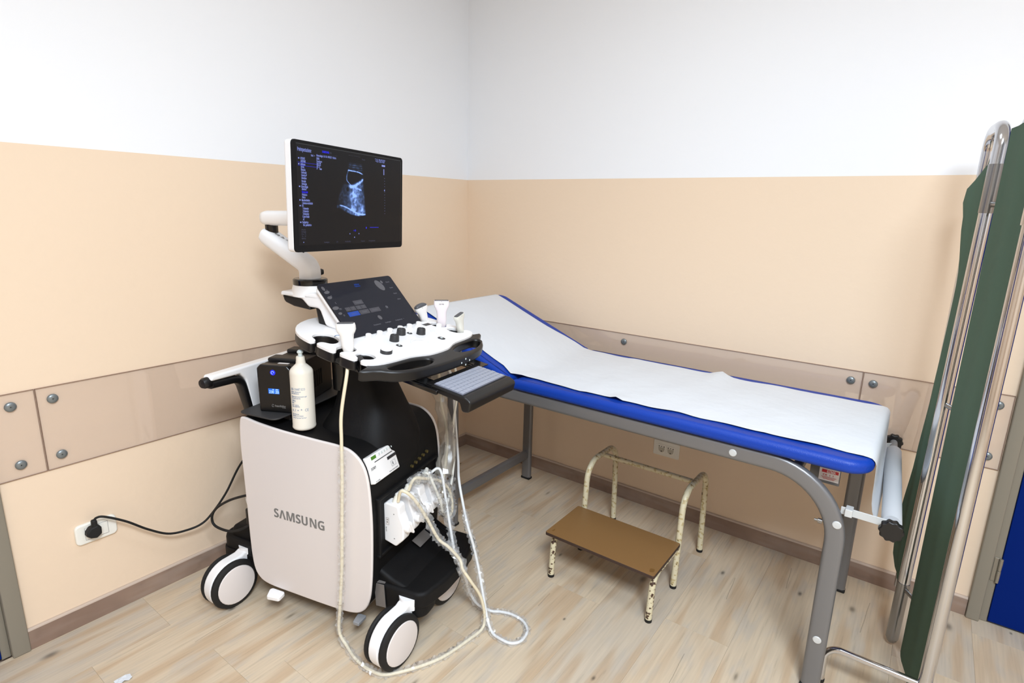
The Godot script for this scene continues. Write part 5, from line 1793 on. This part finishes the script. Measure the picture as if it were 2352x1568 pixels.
func connector(t: Node3D, s: float, y: float) -> void:
	var xf := cart_xf * Transform3D(Basis.IDENTITY, Vector3(0.100, y, s))
	xf.origin -= t.position
	var side_up := Basis(Vector3(1, 0, 0), Vector3(0, 0, 1), Vector3(0, 1, 0))
	var b := Shape.new()
	slab(b, fillet([[0.0, -0.078, 0.006], [0.046, -0.092, 0.010], [0.078, -0.060, 0.02], [0.080, -0.010, 0.02], [0.064, 0.030, 0.02], [0.060, 0.062, 0.012], [0.010, 0.066, 0.006], [0.0, 0.060, 0.006]]), -0.021, 0.021, 0.006, xf * Transform3D(side_up, Vector3.ZERO))
	var o := obj("connector", b, M.shell_white, t, "white plug block pushed into the front of the cart")
	var k := Shape.new()
	lathe(k, [[0.019, -0.012], [0.020, 0.0], [0.019, 0.012], [0.0155, 0.016], [0.0, 0.017]], 24, xf * Transform3D(Basis(Vector3(0, -1, 0), Vector3(1, 0, 0), Vector3(0, 0, 1)), Vector3(0.080, -0.018, 0)))
	box(k, Vector3(0.014, 0.046, 0.008), xf * Vector3(0.098, -0.018, 0), 0.004, xf.basis * Basis(Vector3.RIGHT, 0.35))
	obj("lock_knob", k, M.shell_white, o)
	var st := Shape.new()
	var fx := func(x: float, yy: float) -> Transform3D: return xf * Transform3D(Basis.IDENTITY, Vector3(x, yy, 0.0212))
	box(st, Vector3(0.012, 0.026, 0.0004), fx.call(0.016, -0.002).origin, 0.0, xf.basis)
	obj("label_sheet", st, M.label_white, o)
	var ln := Shape.new()
	for q in [[0.016, 0.011, 0.012, 0.0006], [0.016, -0.015, 0.012, 0.0006], [0.016, 0.004, 0.006, 0.003], [0.015, -0.005, 0.005, 0.004]]: box(ln, Vector3(q[2], q[3], 0.0006), fx.call(q[0], q[1]).origin, 0.0, xf.basis)
	for q in [0.010, 0.022]: box(ln, Vector3(0.0006, 0.026, 0.0006), fx.call(q, -0.002).origin, 0.0, xf.basis)
	words(ln, "LA3-16A", 0.004, fx.call(0.010, -0.042) * Transform3D(Basis(Vector3.BACK, PI / 2), Vector3.ZERO), true, 0.018)
	for q in [0.030, -0.062]: lathe(ln, [[0.002, 0.0], [0.002, 0.0006], [0.0, 0.0006]], 8, fx.call(0.042, q) * Transform3D(Basis(Vector3.RIGHT, PI / 2), Vector3.ZERO))
	obj("mark", ln, M.letter_grey, o)
	var sr := Shape.new()
	tube(sr, PackedVector3Array([xf * Vector3(0.032, 0.060, 0), xf * Vector3(0.037, 0.078, 0), xf * Vector3(0.044, 0.094, 0)]), 0.010, 14, true, PackedVector2Array(), Vector3.ZERO, PackedFloat32Array([1.0, 0.85, 0.62]))
	obj("strain_relief", sr, M.probe_ivory, o)

func build_probes() -> void:
	# near probe: handle in the middle slot of the near side, cream lead down the side panel, over the floor, up to the first plug
	var base := deck_point(0.040, 0.0, 0.216)
	var t := thing("ultrasound_probe", "white probe in the near side slot of the deck, trailing a cream lead", "probe", base, 0.0, "")
	var view := atan2(2.267 - base.x, 2.617 - base.z)
	probe_head(t, Transform3D(Basis(Vector3.UP, view - 0.35) * Basis(Vector3.BACK, 0.05) * Basis(Vector3.RIGHT, 0.05), Vector3(0.0, 0.002, 0)), M.probe_white, "wide", "CA1-7A")
	var pts := [base + Vector3(0, -0.010, 0), cart_point(0.038, 0.985, 0.268), cart_point(0.024, 0.857, 0.286), cart_point(0.021, 0.762, 0.288), cart_point(0.018, 0.633, 0.290), cart_point(0.007, 0.473, 0.288), cart_point(-0.003, 0.307, 0.287), cart_point(-0.016, 0.150, 0.290), cart_point(-0.02, 0.05, 0.296), cart_point(0.018, 0.009, 0.305), cart_point(0.08, 0.007, 0.338), cart_point(0.150, 0.007, 0.357), cart_point(0.22, 0.007, 0.346), cart_point(0.327, 0.007, 0.236), cart_point(0.385, 0.007, 0.110), cart_point(0.412, 0.020, 0.030), cart_point(0.400, 0.124, 0.029), cart_point(0.37, 0.211, 0.060), cart_point(0.345, 0.255, 0.070), cart_point(0.325, 0.282, 0.056), cart_point(0.29, 0.332, 0.074), cart_point(0.255, 0.362, 0.085), cart_point(0.222, 0.442, 0.104), cart_point(0.20, 0.522, 0.14), cart_point(0.180, 0.562, 0.165), cart_point(0.160, 0.562, 0.170), cart_point(0.146, 0.520, 0.165)]
	for i in pts.size(): pts[i] -= base
	var path := spline(pts, 8)
	var cb := Shape.new()
	tube(cb, path, 0.0056, 12)
	obj("lead", cb, M.cable_cream, t, "cream lead")
	var fs := Shape.new()
	film_sleeve(fs, path.slice(26, 66), 0.0088, 11, 0.8, -base.y)
	film_sleeve(fs, path.slice(66, 124), 0.0105, 12, 0.85, -base.y)
	film_sleeve(fs, path.slice(142, 188), 0.0135, 13, 0.8, -base.y)
	obj("film_sleeve", fs, M.film, t, "crumpled clear film round the lead")
	connector(t, 0.165, 0.452)
	# pale pink probe on the far side; its lead hangs in a loop down to the floor
	base = deck_point(0.032, 0.0, -0.280)
	t = thing("ultrasound_probe", "pale pink upright probe on the far side of the deck, trailing a white lead", "probe", base)
	view = atan2(2.267 - base.x, 2.617 - base.z)
	probe_head(t, Transform3D(Basis(Vector3.UP, view), Vector3(0, 0.0, 0)), M.probe_pink, "linear", "LA3-16A")
	pts = [base + Vector3(0, -0.010, 0), deck_point(0.05, -0.10, -0.275), cart_point(0.100, 0.80, -0.320), cart_point(0.10, 0.70, -0.325), cart_point(0.15, 0.504, -0.264), cart_point(0.20, 0.458, -0.176), cart_point(0.25, 0.387, -0.117), cart_point(0.30, 0.339, -0.059), cart_point(0.33, 0.272, -0.047), cart_point(0.36, 0.19, -0.031), cart_point(0.40, 0.099, 0.006), cart_point(0.425, 0.035, 0.024), cart_point(0.452, 0.009, 0.042), cart_point(0.489, 0.008, 0.056), cart_point(0.530, 0.008, 0.060), cart_point(0.560, 0.008, 0.035), cart_point(0.562, 0.008, -0.020), cart_point(0.530, 0.008, -0.060), cart_point(0.480, 0.008, -0.076), cart_point(0.433, 0.008, -0.072), cart_point(0.398, 0.009, -0.060), cart_point(0.345, 0.025, -0.055), cart_point(0.322, 0.09, -0.030), cart_point(0.328, 0.166, 0.010), cart_point(0.32, 0.243, 0.040), cart_point(0.282, 0.287, 0.017), cart_point(0.24, 0.328, -0.034), cart_point(0.205, 0.42, -0.063), cart_point(0.185, 0.525, -0.067), cart_point(0.166, 0.546, -0.063), cart_point(0.146, 0.525, -0.032)]
	for i in pts.size(): pts[i] -= base
	path = spline(pts, 8)
	cb = Shape.new()
	tube(cb, path, 0.0052, 12)
	obj("lead", cb, M.cable_white, t, "white lead with a loop on the floor")
	fs = Shape.new()
	film_sleeve(fs, path.slice(50, 175), 0.0105, 21, 0.75, -base.y)
	film_sleeve(fs, path.slice(175, 218), 0.0125, 22, 0.8, -base.y)
	obj("film_sleeve", fs, M.film, t, "crumpled clear film round the lead")
	connector(t, -0.030, 0.462)
	# ivory probe at the front end of the far side
	base = deck_point(0.124, 0.0, -0.280)
	t = thing("ultrasound_probe", "small ivory probe turned sideways at the far front corner of the deck", "probe", base)
	view = atan2(2.267 - base.x, 2.617 - base.z)
	probe_head(t, Transform3D(Basis(Vector3.UP, view + 1.05) * Basis(Vector3.BACK, 0.20), Vector3(0, 0.0, 0)), M.probe_ivory, "convexless", "")
	pts = [base + Vector3(0, -0.010, 0), deck_point(0.116, -0.10, -0.262), cart_point(0.135, 0.80, -0.290), cart_point(0.12, 0.64, -0.280), cart_point(0.15, 0.52, -0.23), cart_point(0.18, 0.445, -0.150), cart_point(0.19, 0.39, -0.10), cart_point(0.20, 0.38, -0.05), cart_point(0.205, 0.44, -0.02), cart_point(0.195, 0.52, 0.01), cart_point(0.175, 0.565, 0.02), cart_point(0.155, 0.555, 0.030), cart_point(0.146, 0.525, 0.035)]
	for i in pts.size(): pts[i] -= base
	path = spline(pts, 8)
	cb = Shape.new()
	tube(cb, path, 0.0050, 12)
	obj("lead", cb, M.probe_ivory, t)
	fs = Shape.new()
	film_sleeve(fs, path.slice(38, 92), 0.013, 31, 0.8, -base.y)
	obj("film_sleeve", fs, M.film, t, "crumpled clear film round the lead")
	connector(t, 0.035, 0.459)
	# curved probe behind the touch screen
	base = deck_point(-0.045, 0.0, -0.272)
	t = thing("ultrasound_probe", "white curved probe with a black lens leaning behind the touch screen", "probe", base)
	view = atan2(2.267 - base.x, 2.617 - base.z)
	probe_head(t, Transform3D(Basis(Vector3.UP, view + 0.55) * Basis(Vector3.BACK, 0.30), Vector3(0, -0.008, 0)), M.probe_white, "convex", "")
	pts = [base + Vector3(0, -0.010, 0), deck_point(-0.03, -0.10, -0.275), cart_point(0.045, 0.85, -0.29), cart_point(0.06, 0.72, -0.285), cart_point(0.085, 0.64, -0.275), cart_point(0.115, 0.60, -0.235), cart_point(0.135, 0.57, -0.20), cart_point(0.15, 0.51, -0.155), cart_point(0.165, 0.44, -0.105), cart_point(0.175, 0.375, -0.085), cart_point(0.19, 0.335, -0.095), cart_point(0.20, 0.355, -0.12), cart_point(0.19, 0.43, -0.12), cart_point(0.18, 0.50, -0.06), cart_point(0.175, 0.555, 0.04), cart_point(0.160, 0.57, 0.085), cart_point(0.146, 0.530, 0.100)]
	for i in pts.size(): pts[i] -= base
	path = spline(pts, 8)
	cb = Shape.new()
	tube(cb, path, 0.0056, 12)
	obj("lead", cb, M.cable_cream, t)
	fs = Shape.new()
	film_sleeve(fs, path.slice(8, 60), 0.027, 41, 0.55, -base.y)
	obj("film_bag", fs, M.film_bag, t, "loose crumpled film bag hanging under the deck")
	fs = Shape.new()
	film_sleeve(fs, path.slice(56, 124), 0.013, 42, 0.8, -base.y)
	obj("film_sleeve", fs, M.film, t, "crumpled clear film round the lead")
	connector(t, 0.100, 0.456)

# ---------------------------------------------------------------- sockets, mains lead, scrap
func build_sockets() -> void:
	# left wall: white frame with three modules
	var on_left := Basis(Vector3(0, 0, -1), Vector3(0, 1, 0), Vector3(1, 0, 0))
	var face := Basis(Vector3(1, 0, 0), Vector3(0, 0, 1), Vector3(0, 1, 0))
	var at := Vector3(0, 0.341, 2.020)
	var t := thing("wall_socket", "white rounded wall socket low on the left wall with a black plug in it", "socket", at)
	t.basis = on_left
	var fr := Shape.new()
	slab(fr, round_rect(0.127, 0.076, 0.016, 6), 0.0005, 0.011, 0.006, Transform3D(face, Vector3.ZERO), 4, 0.0)
	obj("frame", fr, M.socket_white, t)
	for k in 3:
		var md := Shape.new()
		slab(md, round_rect(0.0222, 0.0445, 0.0015, 2), 0.0095, 0.0122, 0.0008, Transform3D(face, Vector3((k - 1) * 0.0228, 0, 0)))
		obj("module", md, M.socket_white, t)
	var gp := Shape.new()
	for q in [[0.0, 0.0232, 0.0705, 0.0009], [0.0, -0.0232, 0.0705, 0.0009]]: box(gp, Vector3(q[2], q[3], 0.0006), Vector3(q[0], q[1], 0.0112))
	for x in [-0.035, 0.035]: box(gp, Vector3(0.0009, 0.0465, 0.0006), Vector3(x, 0, 0.0112))
	obj("gap", gp, M.mid_grey, t)
	# mains lead with its plug
	var pl := Vector3(0.012, 0.352, 2.033)
	t = thing("power_lead", "black mains lead from the left wall socket drooping to the back of the cart", "cable", pl)
	var b := Shape.new()
	slab(b, fillet([[-0.024, 0.004, 0.008], [-0.012, 0.018, 0.006], [0.010, 0.022, 0.006], [0.021, 0.010, 0.006], [0.020, -0.014, 0.008], [0.004, -0.026, 0.008], [-0.014, -0.020, 0.006], [-0.026, -0.008, 0.006]]), 0.0005, 0.030, 0.006, Transform3D(on_left * face, Vector3.ZERO))
	box(b, Vector3(0.020, 0.034, 0.017), Vector3(0.018, 0.026, -0.003), 0.006)
	obj("plug", b, M.rubber, t)
	var c := Shape.new()
	var pts := [Vector3(0.030, 0.388, 2.031), Vector3(0.036, 0.401, 2.022), Vector3(0.045, 0.398, 2.000), Vector3(0.050, 0.354, 1.940), Vector3(0.050, 0.291, 1.875), Vector3(0.055, 0.243, 1.81), Vector3(0.060, 0.229, 1.744), Vector3(0.070, 0.237, 1.69), Vector3(0.080, 0.273, 1.648), Vector3(0.100, 0.346, 1.598), Vector3(0.13, 0.460, 1.544), Vector3(0.20, 0.56, 1.49), Vector3(0.30, 0.60, 1.46)]
	for i in pts.size(): pts[i] -= pl
	tube(c, spline(pts, 8), 0.0042, 12)
	obj("lead", c, M.rubber, t)
	# back wall: flat plate with two earthed outlets
	at = Vector3(1.334, 0.339, 0)
	t = thing("wall_socket", "pale flat double wall socket on the back wall under the couch", "socket", at)
	var p := Shape.new()
	slab(p, round_rect(0.134, 0.078, 0.006, 3), 0.0005, 0.008, 0.003, Transform3D(face, Vector3.ZERO), 3, 0.0)
	obj("plate", p, M.socket_white, t)
	for k in 2:
		var x := -0.0235 + 0.047 * k
		var o := Shape.new()
		slab(o, round_rect(0.043, 0.044, 0.003, 3), 0.0075, 0.0100, 0.001, Transform3D(face, Vector3(x, 0.0, 0)))
		var out := obj("outlet", o, M.socket_white, t)
		var w := Shape.new()
		slab(w, fillet([[x - 0.017, 0.006, 0.003], [x + 0.017, 0.006, 0.003], [x + 0.014, -0.012, 0.006], [x + 0.004, -0.0195, 0.004], [x - 0.004, -0.0195, 0.004], [x - 0.014, -0.012, 0.006]]), 0.0098, 0.0104, 0.0, Transform3D(face, Vector3.ZERO))
		obj("well", w, M.socket_shade, out)
		var h := Shape.new()
		for q in [-0.0125, 0.0, 0.0125]: box(h, Vector3(0.0055 if q != 0.0 else 0.004, 0.004, 0.0006), Vector3(x + q, 0.011, 0.0102))
		box(h, Vector3(0.006, 0.004, 0.0006), Vector3(x, -0.014, 0.0106))
		obj("hole", h, M.black_matte, out)
	# scrap of white paper on the floor
	var s := Shape.new()
	var rows := []
	for i in 5:
		var line := PackedVector3Array()
		for j in 4: line.append(Vector3(-0.014 + 0.009 * j + 0.002 * sin(i * 2.0), 0.0015 + 0.006 * absf(sin(i * 1.3 + j * 1.7)), -0.022 + 0.011 * i))
		rows.append(line)
	grid(s, rows, false, Vector3.UP, 10.0)
	var sc := obj("paper_scrap", s, M.paper, self)
	sc.position = Vector3(0.395, 0, 2.115)
	tag(sc, "torn scrap of white paper on the floor near the left wall", "paper scrap")
